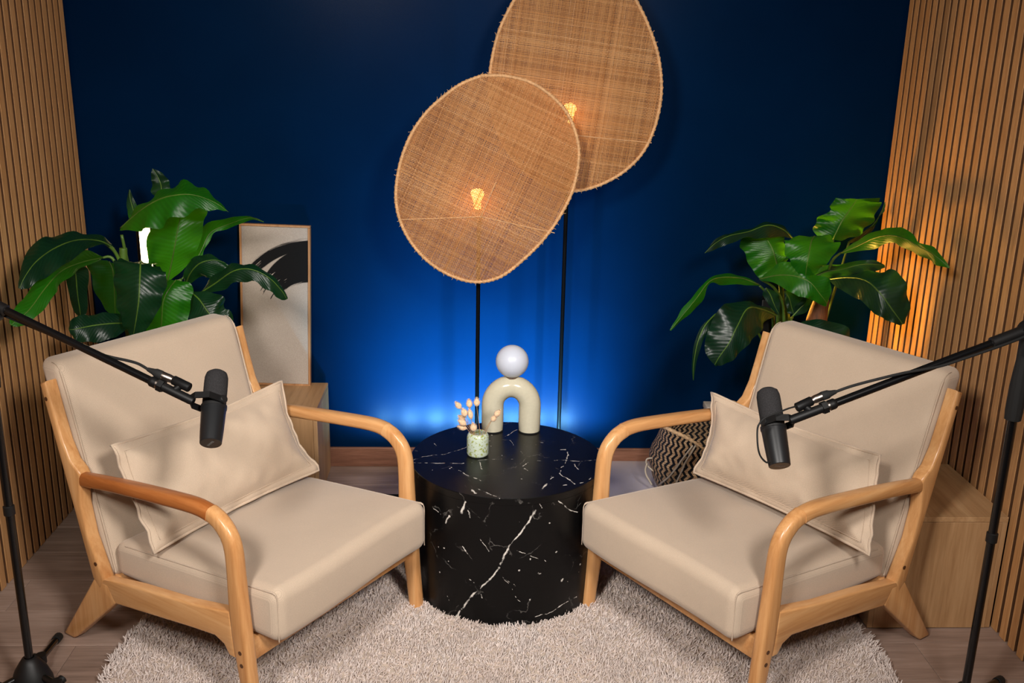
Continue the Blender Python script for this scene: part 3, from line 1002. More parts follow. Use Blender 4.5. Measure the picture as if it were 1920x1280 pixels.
HEADS = [((0.0196, 2.8922, 0.6047), (0.00, 0.00, 1.00), 0.026, 0.0088, 'tallest upright fluffy grass head above the speckled vase'),
    ((-0.0036, 2.9022, 0.5963), (-0.15, 0.00, 1.00), 0.026, 0.0088, 'second tall grass head, just left of the tallest one'),
    ((-0.0376, 2.8922, 0.5937), (-0.75, 0.00, 0.90), 0.026, 0.0082, 'outermost upper left grass head leaning away from vase'),
    ((-0.0189, 2.8822, 0.5736), (-0.35, 0.00, 1.00), 0.027, 0.0095, 'plump left grass head below the outermost upper one'),
    ((-0.0003, 2.8922, 0.5656), (-0.20, 0.00, 1.00), 0.034, 0.0075, 'long slim grass head below the second tallest one'),
    ((-0.0267, 2.9072, 0.5473), (-0.90, 0.00, 0.60), 0.024, 0.0085, 'middle left grass head half hidden behind its neighbours'),
    ((-0.0247, 2.8822, 0.5409), (-0.95, 0.00, 0.55), 0.028, 0.0088, 'lower left grass head pointing out over the table'),
    ((-0.0247, 2.8922, 0.5209), (-1.00, 0.00, 0.25), 0.028, 0.0085, 'lowest left grass head lying almost level'),
    ((0.0103, 2.8722, 0.5290), (-0.15, 0.00, 1.00), 0.026, 0.0095, 'short grass head tucked at the vase mouth'),
    ((0.0836, 2.8722, 0.5755), (0.75, 0.00, 1.00), 0.024, 0.0085, 'upper right grass head in front of the arch lamp'),
    ((0.0722, 2.8722, 0.5586), (0.75, 0.00, 1.00), 0.022, 0.0080, 'lower right grass head in front of the arch lamp')]
for i, (hd, axv, ln, rd, lb) in enumerate(HEADS):
    an = i * 2.4
    bunny_tail(hd, axv, ln, rd, lb, Vector((0.012 * cos(an), 0.012 * sin(an), 0.010)))

# ------------------------------------------------------------------ two rattan screen floor lamps
def in_poly_spans(poly, o, d):
    """parameter spans of line o + t d inside 2-D polygon"""
    ts = []
    nx, ny = -d[1], d[0]
    n = len(poly)
    for i in range(n):
        a, b = poly[i], poly[(i + 1) % n]
        da = (a[0] - o[0]) * nx + (a[1] - o[1]) * ny
        db = (b[0] - o[0]) * nx + (b[1] - o[1]) * ny
        if (da < 0) != (db < 0):
            s = da / (da - db)
            p = (a[0] + (b[0] - a[0]) * s, a[1] + (b[1] - a[1]) * s)
            ts.append((p[0] - o[0]) * d[0] + (p[1] - o[1]) * d[1])
    ts.sort()
    return list(zip(ts[::2], ts[1::2]))


def rattan_lamp(label, foot, pole_top, outline, weave_deg, bulb, braces, seed):
    root = empty('rattan_floor_lamp', (foot[0], foot[1], 0), 0, label, 'floor lamp', 'rattan screen floor lamps')
    F = Vector((foot[0], foot[1], 0))
    cx = sum(p[0] for p in outline) / len(outline)
    cz = sum(p[2] for p in outline) / len(outline)
    yp = outline[0][1]
    C0 = Vector((cx, yp, cz))
    pol = [(p.x, p.y) for p in [Vector((q[0] - cx, q[2] - cz, 0)) for q in [tuple(v) for v in catmull(list(outline) + [outline[0]], 8)[:-1]]]]
    R2 = max(x * x + z * z for x, z in pol)
    def Q(x, z, off=0.0):      # shade point, gently dished towards the wall at the rim
        return C0 + Vector((x, 0.028 * (x * x + z * z) / R2 - 0.014 + off, z)) - F
    MB().lathe([(0, 0.0005), (0.085, 0.0005), (0.088, 0.003), (0.088, 0.012), (0.083, 0.015), (0.02, 0.018), (0, 0.018)], 40).obj('lamp_base', M['lamp_black'], root)
    T = Vector(pole_top) - F
    MB().tube([(0, 0, 0.012), T * 0.5, T], 0.0075, 14).obj('pole', M['lamp_black'], root)
    B = Vector(bulb) - F
    MB().tube([T + Vector((0, 0, -0.01)), T + Vector((0, 0, 0.03)), B + Vector((0, 0, -0.032))], [0.010, 0.016, 0.016], 16).obj('bulb_socket', M['black_plastic'], root)
    b = MB().lathe([(0, -0.034), (0.013, -0.032), (0.013, -0.010), (0.018, 0.004), (0.023, 0.016), (0.0225, 0.026), (0.016, 0.035), (0, 0.039)], 20, B).obj('bulb', M['bulb'], root, angle=180)
    # woven strands, two crossing sets
    rn = random.Random(seed)
    v, f, tone = [], [], []
    s = 0.0051
    for layer in (0, 1):
        a = radians(weave_deg + 90 * layer)
        d = (cos(a), sin(a))
        nn = (-d[1], d[0])
        k = -90
        w0 = s * 0.295
        band = 0
        while k <= 90:
            band += 0.35 * (rn.gauss(0, 1) - band * 0.3)
            if abs(k * s) > 0.5:
                k += 1
                continue
            jit = rn.gauss(0, 0.00035)
            o = (nn[0] * (k * s + jit), nn[1] * (k * s + jit))
            w = w0 * rn.uniform(0.82, 1.2)
            if rn.random() < 0.04:
                w *= 1.35
            tn = min(1, max(0, 0.5 + 0.16 * band + rn.gauss(0, 0.13)))
            for t0, t1 in in_poly_spans(pol, o, d):
                m = max(2, int((t1 - t0) / (s * 1.0)))
                base = len(v)
                for i in range(m + 1):
                    t = t0 + (t1 - t0) * i / m
                    wob = 0.0004 * sin(t * 60 + k)
                    off = 0.0006 * (1 if (i + k + layer) % 2 else -1)
                    for sg in (-1, 1):
                        v.append(Q(o[0] + d[0] * t + nn[0] * (w * sg + wob), o[1] + d[1] * t + nn[1] * (w * sg + wob), off))
                        tone.append(tn)
                for i in range(m):
                    q = base + 2 * i
                    f.append((q, q + 1, q + 3, q + 2))
            k += 1
    sh = mesh_obj('woven_shade', v, f, M['rattan'], root, smooth=False)
    sh.data.attributes.new('tone', 'FLOAT', 'POINT').data.foreach_set('value', tone)
    tag(sh, kind='stuff')
    rim = []
    npol = len(pol)
    rimpts = [Q(x, z) for x, z in pol]
    fine = [tuple(p) for p in catmull(rimpts + [rimpts[0]], 6)[:-1]]
    nf = len(fine)
    MB().tube(fine, [0.0056 + 0.0004 * sin(2 * pi * i / 5.0) for i in range(nf)], 8, closed=True).obj('rim', M['rattan_rim'], root, angle=180)
    mb = MB()
    for i in range(0, nf, 9):      # bindings round the rim, with their cut ends standing off
        p = Vector(fine[i])
        t = (Vector(fine[(i + 1) % nf]) - p).normalized()
        u = Vector((0, -1, 0))
        w = t.cross(u).normalized()
        out = (p - (C0 - F))
        out.y = 0
        out.normalize()
        ring = [p + t * (0.007 * cos(2 * pi * k / 8)) + (u * cos(2 * pi * k / 8) + w * sin(2 * pi * k / 8)) * 0.0064 for k in range(8)]
        mb.tube(ring, 0.0009, 5, closed=True)
        if rn.random() < 0.3:
            mb.tube([p + out * 0.006, p + out * rn.uniform(0.010, 0.014) + t * rn.uniform(-0.006, 0.006) + u * rn.uniform(-0.003, 0.003)], 0.0008, 4)
    mb.obj('rim_binding', M['rattan_rim'], root, angle=180)
    for (x0, z0), (x1, z1) in braces:
        a, b2 = Q(x0 - cx, z0 - cz, -0.003), Q(x1 - cx, z1 - cz, -0.003)
        MB().tube([a, (a + b2) / 2, b2], 0.0016, 8).obj('brace_rod', M['rattan_rim'], root)
    ld = bpy.data.lights.new('bulb_light', 'POINT')
    ld.energy, ld.color, ld.shadow_soft_size = 0.5, (1.0, 0.70, 0.38), 0.02
    lo = bpy.data.objects.new('bulb_light', ld)
    COL.objects.link(lo)
    lo.parent = root
    lo.location = B + Vector((0, 0.03, 0.01))
    return root


rattan_lamp('front floor lamp with tilted oval woven rattan screen on black pole', (0.0245, 3.49), (0.0241, 3.4900, 1.0707), [(0.0303, 3.3800, 1.5746), (0.1098, 3.3800, 1.5744), (0.1989, 3.3800, 1.5522), (0.2807, 3.3800, 1.4968), (0.3315, 3.3800, 1.4315), (0.3607, 3.3800, 1.3310), (0.3471, 3.3800, 1.2135), (0.3064, 3.3800, 1.1175), (0.2464, 3.3800, 1.0272), (0.1739, 3.3800, 0.9507), (0.1003, 3.3800, 0.8926), (0.0201, 3.3800, 0.8724), (-0.0641, 3.3800, 0.8906), (-0.1459, 3.3800, 0.9391), (-0.2084, 3.3800, 1.0079), (-0.2479, 3.3800, 1.0873), (-0.2614, 3.3800, 1.1714), (-0.2476, 3.3800, 1.2726), (-0.2125, 3.3800, 1.3691), (-0.1604, 3.3800, 1.4470), (-0.0965, 3.3800, 1.5070), (-0.0348, 3.3800, 1.5494)], 66, (0.0172, 3.4150, 1.1595), [((-0.2479, 1.0910), (0.0305, 1.1079)), ((0.0305, 1.1079), (0.2864, 1.0521)), ((0.0305, 1.1079), (0.0800, 1.2275))], 5)
rattan_lamp('rear floor lamp with woven rattan screen cropped at the top', (0.345, 3.58), (0.3416, 3.5800, 1.3674), [(0.1358, 3.5000, 1.8228), (0.1965, 3.5000, 1.9017), (0.2664, 3.5000, 1.9467), (0.3459, 3.5000, 1.9651), (0.4271, 3.5000, 1.9438), (0.5017, 3.5000, 1.8869), (0.5605, 3.5000, 1.8050), (0.6058, 3.5000, 1.7181), (0.6369, 3.5000, 1.6312), (0.6511, 3.5000, 1.5248), (0.6374, 3.5000, 1.4159), (0.5980, 3.5000, 1.3194), (0.5263, 3.5000, 1.2455), (0.4336, 3.5000, 1.1970), (0.3449, 3.5000, 1.1805), (0.2627, 3.5000, 1.1962), (0.1857, 3.5000, 1.2475), (0.1184, 3.5000, 1.3243), (0.0759, 3.5000, 1.4149), (0.0560, 3.5000, 1.5135), (0.0601, 3.5000, 1.6108), (0.0873, 3.5000, 1.7244)], 83, (0.3382, 3.5350, 1.4465), [((0.3375, 1.3795), (0.6280, 1.3551)), ((0.3375, 1.3795), (0.1087, 1.3462))], 9)

# ------------------------------------------------------------------ wall washer bar on the floor behind the table
led = empty('wall_washer_bar', (0.0175, 3.372, 0), 0, 'black diode light bar on the floor behind the table', 'light')
bm_obj('housing', bev_box((-0.435, -0.024, 0.004), (0.435, 0.024, 0.034), 0.004), M['black_metal'], led)
bm_obj('baffle', bev_box((-0.435, -0.0255, 0.006), (0.435, -0.0235, 0.076), 0.0005, 1), M['black_metal'], led, smooth=False)  # unseen lip added on the camera side to block the lens glow
bm_obj('baffle', bev_box((-0.435, 0.0235, 0.006), (0.435, 0.0255, 0.0515), 0.0005, 1), M['black_metal'], led, smooth=False)
for s in (-1, 1):
    bm_obj('foot', bev_box((s * 0.36 - 0.015, -0.030, 0.0), (s * 0.36 + 0.015, 0.030, 0.006), 0.003), M['black_metal'], led)
for k in range(8):
    MB().lathe([(0, 0.0045), (0.008, 0.004), (0.012, 0.0)], 16, (-0.4025 + 0.115 * k, -0.005, 0.0342)).obj('lens', M['diode'], led)

# ------------------------------------------------------------------ oak cabinets
def cabinet(name, label, lo, hi, front):
    cx, cy = (lo[0] + hi[0]) / 2, (lo[1] + hi[1]) / 2
    c = empty(name, (cx, cy, 0), 0, label, 'cabinet', 'oak cube cabinets')
    a, b, h = (hi[0] - lo[0]) / 2, (hi[1] - lo[1]) / 2, hi[2]
    bm_obj('top_panel', bev_box((-a, -b, h - 0.016), (a, b, h), 0.001, 1), M['oak_top'], c, smooth=False)
    bm_obj('side_panel', bev_box((-a, -b + 0.001, 0.003), (-a + 0.016, b, h - 0.0168), 0.001, 1), M['oak'], c, smooth=False)
    bm_obj('side_panel', bev_box((a - 0.016, -b + 0.001, 0.003), (a, b, h - 0.0168), 0.001, 1), M['oak'], c, smooth=False)
    bm_obj('back_panel', bev_box((-a + 0.0165, b - 0.01, 0.003), (a - 0.0165, b, h - 0.0168), 0.001, 1), M['oak'], c, smooth=False)
    bm_obj('bottom_panel', bev_box((-a + 0.0165, -b + 0.02, 0.003), (a - 0.0165, b - 0.011, 0.019), 0.001, 1), M['oak'], c, smooth=False)
    bm_obj('front_panel', bev_box((-a + 0.0165, -b, 0.003), (a - 0.0165, -b + 0.016, h - 0.0172), 0.001, 1), M['oak'], c, smooth=False)
    return c


cabinet('oak_cabinet', 'low oak cabinet under the framed brush painting by the back wall', (-0.97, 3.455, 0), (-0.569, 3.752, 0.37), 0)
cabinet('oak_cabinet', 'low oak cabinet by the right slatted wall behind the right armchair', (1.206, 2.575, 0), (1.585, 2.965, 0.372), 0)
bx = empty('pale_box', (1.12, 3.735, 0), 0, 'pale grey box mostly hidden behind the right pillow by the wall', 'box')
bm_obj('box_body', bev_box((-0.165, -0.034, 0.0), (0.165, 0.034, 0.268), 0.002), M['pale_box'], bx)
bm_obj('lid', bev_box((-0.168, -0.037, 0.272), (0.168, 0.036, 0.296), 0.002), M['pale_box'], bx)
bm_obj('lid_gap', bev_box((-0.160, -0.030, 0.266), (0.160, 0.030, 0.274), 0.001), M['black_plastic'], bx)

bd = bm_obj('floor_board', bev_box((0.45, 3.365, 0.001), (1.065, D - 0.013, 0.031), 0.002), M['grey_board'])
tag(bd, 'flat grey board on the floor against the baseboard beside the basket', 'board')

# ------------------------------------------------------------------ framed brush painting
t = NT('canvas_with_brush_arc')
tc = t.n('ShaderNodeTexCoord')
sep = t.n('ShaderNodeSeparateXYZ')
t.t.links.new(tc.outputs['Object'], sep.inputs[0])
px = t.math('SUBTRACT', sep.outputs[0], 0.143)
pz = t.math('SUBTRACT', sep.outputs[2], 0.262)
rad = t.math('SQRT', t.math('ADD', t.math('MULTIPLY', px, px), t.math('MULTIPLY', pz, pz)))
ang = t.math('ARCTAN2', pz, t.math('MULTIPLY', px, -1.0))           # 0 at left, pi/2 at top
cmb = t.n('ShaderNodeCombineXYZ')
t.set(cmb.inputs[0], t.math('MULTIPLY', rad, 150.0))
t.set(cmb.inputs[1], t.math('MULTIPLY', ang, 2.2))
stk = t.noise(cmb.outputs[0], 1.0, 4, 0.65)
rw = t.math('MULTIPLY_ADD', stk, 0.03, c=-0.015)
r2 = t.math('ADD', rad, rw)
# ring between inner and outer radius, breaking up into dry-brush streaks towards its left end
sc = t.math('MULTIPLY_ADD', stk, 3.2, c=-1.1)
outer = t.math('MULTIPLY', t.math('SUBTRACT', 0.322, r2), 160, clamp=True)
inner = t.math('MULTIPLY', t.math('SUBTRACT', t.math('ADD', r2, t.math('MULTIPLY', t.math('SUBTRACT', 1.57, ang), -0.012)), 0.150), 160, clamp=True)
cov = t.math('MULTIPLY', t.math('SUBTRACT', ang, 0.40), 1.9)
fine = t.noise(cmb.outputs[0], 3.0, 3, 0.7)
cov = t.math('ADD', cov, t.math('MULTIPLY_ADD', fine, 0.7, c=-0.35))
fade = t.math('MULTIPLY', t.math('SUBTRACT', cov, sc), 9, clamp=True)
gapc = t.math('ABSOLUTE', t.math('SUBTRACT', rad, t.math('MULTIPLY_ADD', ang, 0.03, c=0.242)))
gapw = t.math('MULTIPLY', t.math('SUBTRACT', 1.12, ang), 0.030)
spl = t.math('MULTIPLY', t.math('SUBTRACT', gapc, gapw), 300, clamp=True)
ink = t.math('MULTIPLY', t.math('MULTIPLY', outer, inner), t.math('MULTIPLY', fade, spl))
wv = t.coord('Object')
lin_n = t.noise(wv, 420, 2, 0.6)
t.base(t.mix(ink, t.ramp(lin_n, [(0.3, lin(160, 148, 137)), (0.7, lin(180, 168, 157))]), lin(14, 14, 15)))
t.p(Roughness=0.85, Specular_IOR_Level=0.2)
t.bump(lin_n, 0.2, 0.0008)
PB, PT = Vector((-0.7665, 3.7150, 0.3705)), Vector((-0.7570, 3.7520, 1.0032))     # bottom and top centre of the picture's front
pic = empty('framed_painting', PB, 0, 'tall framed painting with black brush arc leaning on oak cabinet', 'painting')
ph = (PT - PB).length
pic.rotation_euler = (-math.atan2(PT.y - PB.y, PT.z - PB.z), 0.025, 0)
hwp = 0.1337
bm_obj('canvas', bev_box((-hwp + 0.004, 0.003, 0.006), (hwp - 0.004, 0.016, ph - 0.006), 0.0005, 1), t.m, pic, smooth=False)
for nm, lo, hi in (('frame_side', (-hwp, -0.002, 0.0085), (-hwp + 0.008, 0.024, ph - 0.0085)), ('frame_side', (hwp - 0.008, -0.002, 0.0085), (hwp, 0.024, ph - 0.0085)),
                   ('frame_side', (-hwp, -0.002, 0.0), (hwp, 0.024, 0.008)), ('frame_side', (-hwp, -0.002, ph - 0.008), (hwp, 0.024, ph))):
    bm_obj(nm, bev_box(lo, hi, 0.001, 1), M['frame_wood'], pic, smooth=False)

# ------------------------------------------------------------------ belly basket with black zigzag weave
t = NT('zigzag_seagrass')
tc = t.n('ShaderNodeTexCoord')
sep = t.n('ShaderNodeSeparateXYZ')
t.t.links.new(tc.outputs['Object'], sep.inputs[0])
th = t.math('ARCTAN2', sep.outputs[1], sep.outputs[0])
uu = t.math('MULTIPLY', th, 46 / (2 * pi))
vv = t.math('MULTIPLY', sep.outputs[2], 62.0)
zz = t.math('PINGPONG', vv, 1.0)
st = t.math('SINE', t.math('MULTIPLY', t.math('ADD', uu, t.math('MULTIPLY', zz, 0.55)), 2 * pi))
cellu = t.math('FRACT', t.math('MULTIPLY', uu, 4.0))
cellv = t.math('FRACT', t.math('MULTIPLY', vv, 2.0))
blk = t.math('GREATER_THAN', st, 0.0)
nz = t.noise(t.coord(), 70, 3)
straw = t.ramp(nz, [(0.3, lin(176, 136, 98)), (0.7, lin(214, 178, 138))])
t.base(t.mix(blk, straw, lin(20, 20, 24)))
t.p(Roughness=0.5, Specular_IOR_Level=0.4)
hgt = t.math('MULTIPLY', t.math('SINE', t.math('MULTIPLY', cellu, pi)), t.math('SINE', t.math('MULTIPLY', cellv, pi)))
t.bump(hgt, 0.9, 0.004)
zig = t.m
straw_m = simple('braided_straw', (206, 170, 130), 0.7, nscale=90, namt=0.25, bump=0.6, bscale=260)
BX, BY = (0.8780, 3.5000)
bas = empty('belly_basket', (BX, BY, 0.031), 0, 'round black and straw zigzag basket with cords behind the right armchair', 'basket')
prof = [(0, 0.004), (0.135, 0.004), (0.150, 0.012), (0.168, 0.05), (0.182, 0.10), (0.186, 0.135), (0.178, 0.165), (0.160, 0.20), (0.146, 0.235), (0.142, 0.262)]
inn = [(r - 0.006, z) for r, z in prof[1:]][::-1]
inn[-1] = (inn[-1][0], 0.010)
def dent(mb):
    out = []
    for x, y, z in mb.v:
        a = math.atan2(y, x)
        k = max(0, (z - 0.16) / 0.1)
        dz = -0.045 * k * math.exp(-((a + 1.35) / 0.55) ** 2) + 0.012 * k * sin(2 * a + 0.6)
        sc = 1 + 0.07 * k * cos(2 * (a - 0.3))
        out.append((x * sc, y * sc, z + dz))
    mb.v = out
    return mb
dent(MB().lathe(prof + inn + [(0, 0.010)], 72)).obj('basket_body', zig, bas, angle=70)
rimp = [(0.140 * cos(2 * pi * k / 120), 0.140 * sin(2 * pi * k / 120), 0.262) for k in range(120)]
mb = MB().tube(rimp, [0.0075 + 0.0018 * sin(k * 2.1) for k in range(120)], 8, closed=True)
dent(mb).obj('rim', straw_m, bas, angle=180)
MB().tube(catmull([(0.10, 0.10, 0.262), (0.115, 0.09, 0.32), (0.14, 0.03, 0.345), (0.15, -0.02, 0.31), (0.14, -0.04, 0.262)], 8), 0.006, 8).obj('handle', straw_m, bas)
mb = MB()
for cpts in ([(0.8229, 3.3602, 0.2698), (0.8119, 3.3590, 0.2534), (0.7871, 3.3548, 0.2182), (0.7629, 3.3527, 0.1791), (0.7425, 3.3703, 0.1368), (0.7257, 3.4099, 0.0954), (0.7328, 3.5300, 0.0220)], [(0.8327, 3.3571, 0.2712), (0.8166, 3.3523, 0.2421), (0.7962, 3.3443, 0.2086), (0.7815, 3.3372, 0.1719), (0.7678, 3.3554, 0.1148), (0.7639, 3.3677, 0.0888)], [(0.6977, 3.4700, 0.1725), (0.6775, 3.4700, 0.1680), (0.6752, 3.4700, 0.1504), (0.6863, 3.4700, 0.1343), (0.7051, 3.4700, 0.1181)], [(0.6766, 3.4600, 0.1548), (0.6713, 3.4600, 0.1283), (0.6768, 3.4600, 0.1048), (0.6890, 3.4600, 0.0841), (0.6997, 3.4600, 0.0663)]):
    MB().tube([Vector(p) - Vector((BX, BY, 0.031)) for p in catmull(cpts, 6)], 0.0034, 8).obj('cord', M['cord'], bas, angle=180)

# ------------------------------------------------------------------ banana plants
def leaf(rows, mat, parent, name='leaf', thick=0.0006):
    """rows: (left edge, midrib, right edge) points from base to tip, relative to the plant's foot"""
    L = catmull([r[0] for r in rows], 6)
    Mm = catmull([r[1] for r in rows], 6)
    R = catmull([r[2] for r in rows], 6)
    n = len(L)
    v, f, at = [], [], []
    W = 6
    rn = random.Random(int(abs(rows[0][1][0]) * 1e4) + len(rows))
    ph = rn.uniform(0, 6)
    for i in range(n):
        wid = (L[i] - R[i]).length
        tt = (Mm[min(i + 1, n - 1)] - Mm[max(i - 1, 0)])
        if tt.length < 1e-6:
            tt = Vector((0, 0, 1))
        nr = tt.cross(R[i] - L[i])
        nr = nr.normalized() if nr.length > 1e-9 else Vector((0, -1, 0))
        if nr.y > 0:
            nr = -nr
        for j in range(-W, W + 1):
            w = j / W
            p = Mm[i].lerp(R[i] if w > 0 else L[i], abs(w))
            bow = 0.10 * wid * (abs(w) * (1 - abs(w)))
            rip = 0.010 * wid / 0.12 * w * w * sin(i * 0.9 + ph + (2 if w > 0 else 0))
            p = p + nr * (bow + rip)
            v.append(p)
            at.append((i / (n - 1), w, 0))
    k = 2 * W + 1
    for i in range(n - 1):
        for j in range(k - 1):
            f.append((i * k + j, i * k + j + 1, (i + 1) * k + j + 1, (i + 1) * k + j))
    o = mesh_obj(name, v, f, mat, parent, angle=180)
    # upper face looks at the viewer's side of the room
    s = sum((p.normal.y + -0.5 * p.normal.z) for p in o.data.polygons)
    if s > 0:
        o.data.flip_normals()
    a = o.data.attributes.new('leafuv', 'FLOAT_VECTOR', 'POINT')
    a.data.foreach_set('vector', [c for t3 in at for c in t3])
    rib = [Mm[i] + Vector((0, 0, 0)) for i in range(n)]
    MB().tube(rib, [0.0030 * (1 - 0.8 * i / (n - 1)) for i in range(n)], 6).obj('midrib', M['stem'], o, angle=180)
    return o


def plant(label, foot, pot_r, pot_h, leaves, stalks, z0=0.0):
    F = Vector((foot[0], foot[1], z0))
    root = empty('potted_banana_plant', F, 0, label, 'plant', 'banana plants in the corners')
    MB().lathe([(0, 0.002), (pot_r * 0.78, 0.002), (pot_r * 0.80, 0.01), (pot_r, pot_h), (pot_r * 0.93, pot_h), (pot_r * 0.91, pot_h - 0.03), (0, pot_h - 0.03)], 40).obj('pot', M['pot_brown'], root, angle=50)
    MB().lathe([(pot_r * 0.915, pot_h - 0.028), (pot_r * 0.5, pot_h - 0.018), (0, pot_h - 0.015)], 28).obj('soil', M['soil'], root, angle=180)
    for rows, mk in leaves:
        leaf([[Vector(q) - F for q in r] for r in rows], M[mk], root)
    for pts, r0, r1 in stalks:
        pp = catmull([Vector(q) - F for q in pts], 6)
        n = len(pp)
        MB().tube(pp, [r0 + (r1 - r0) * i / (n - 1) for i in range(n)], 8).obj('stalk', M['stem'], root, angle=180)
    return root


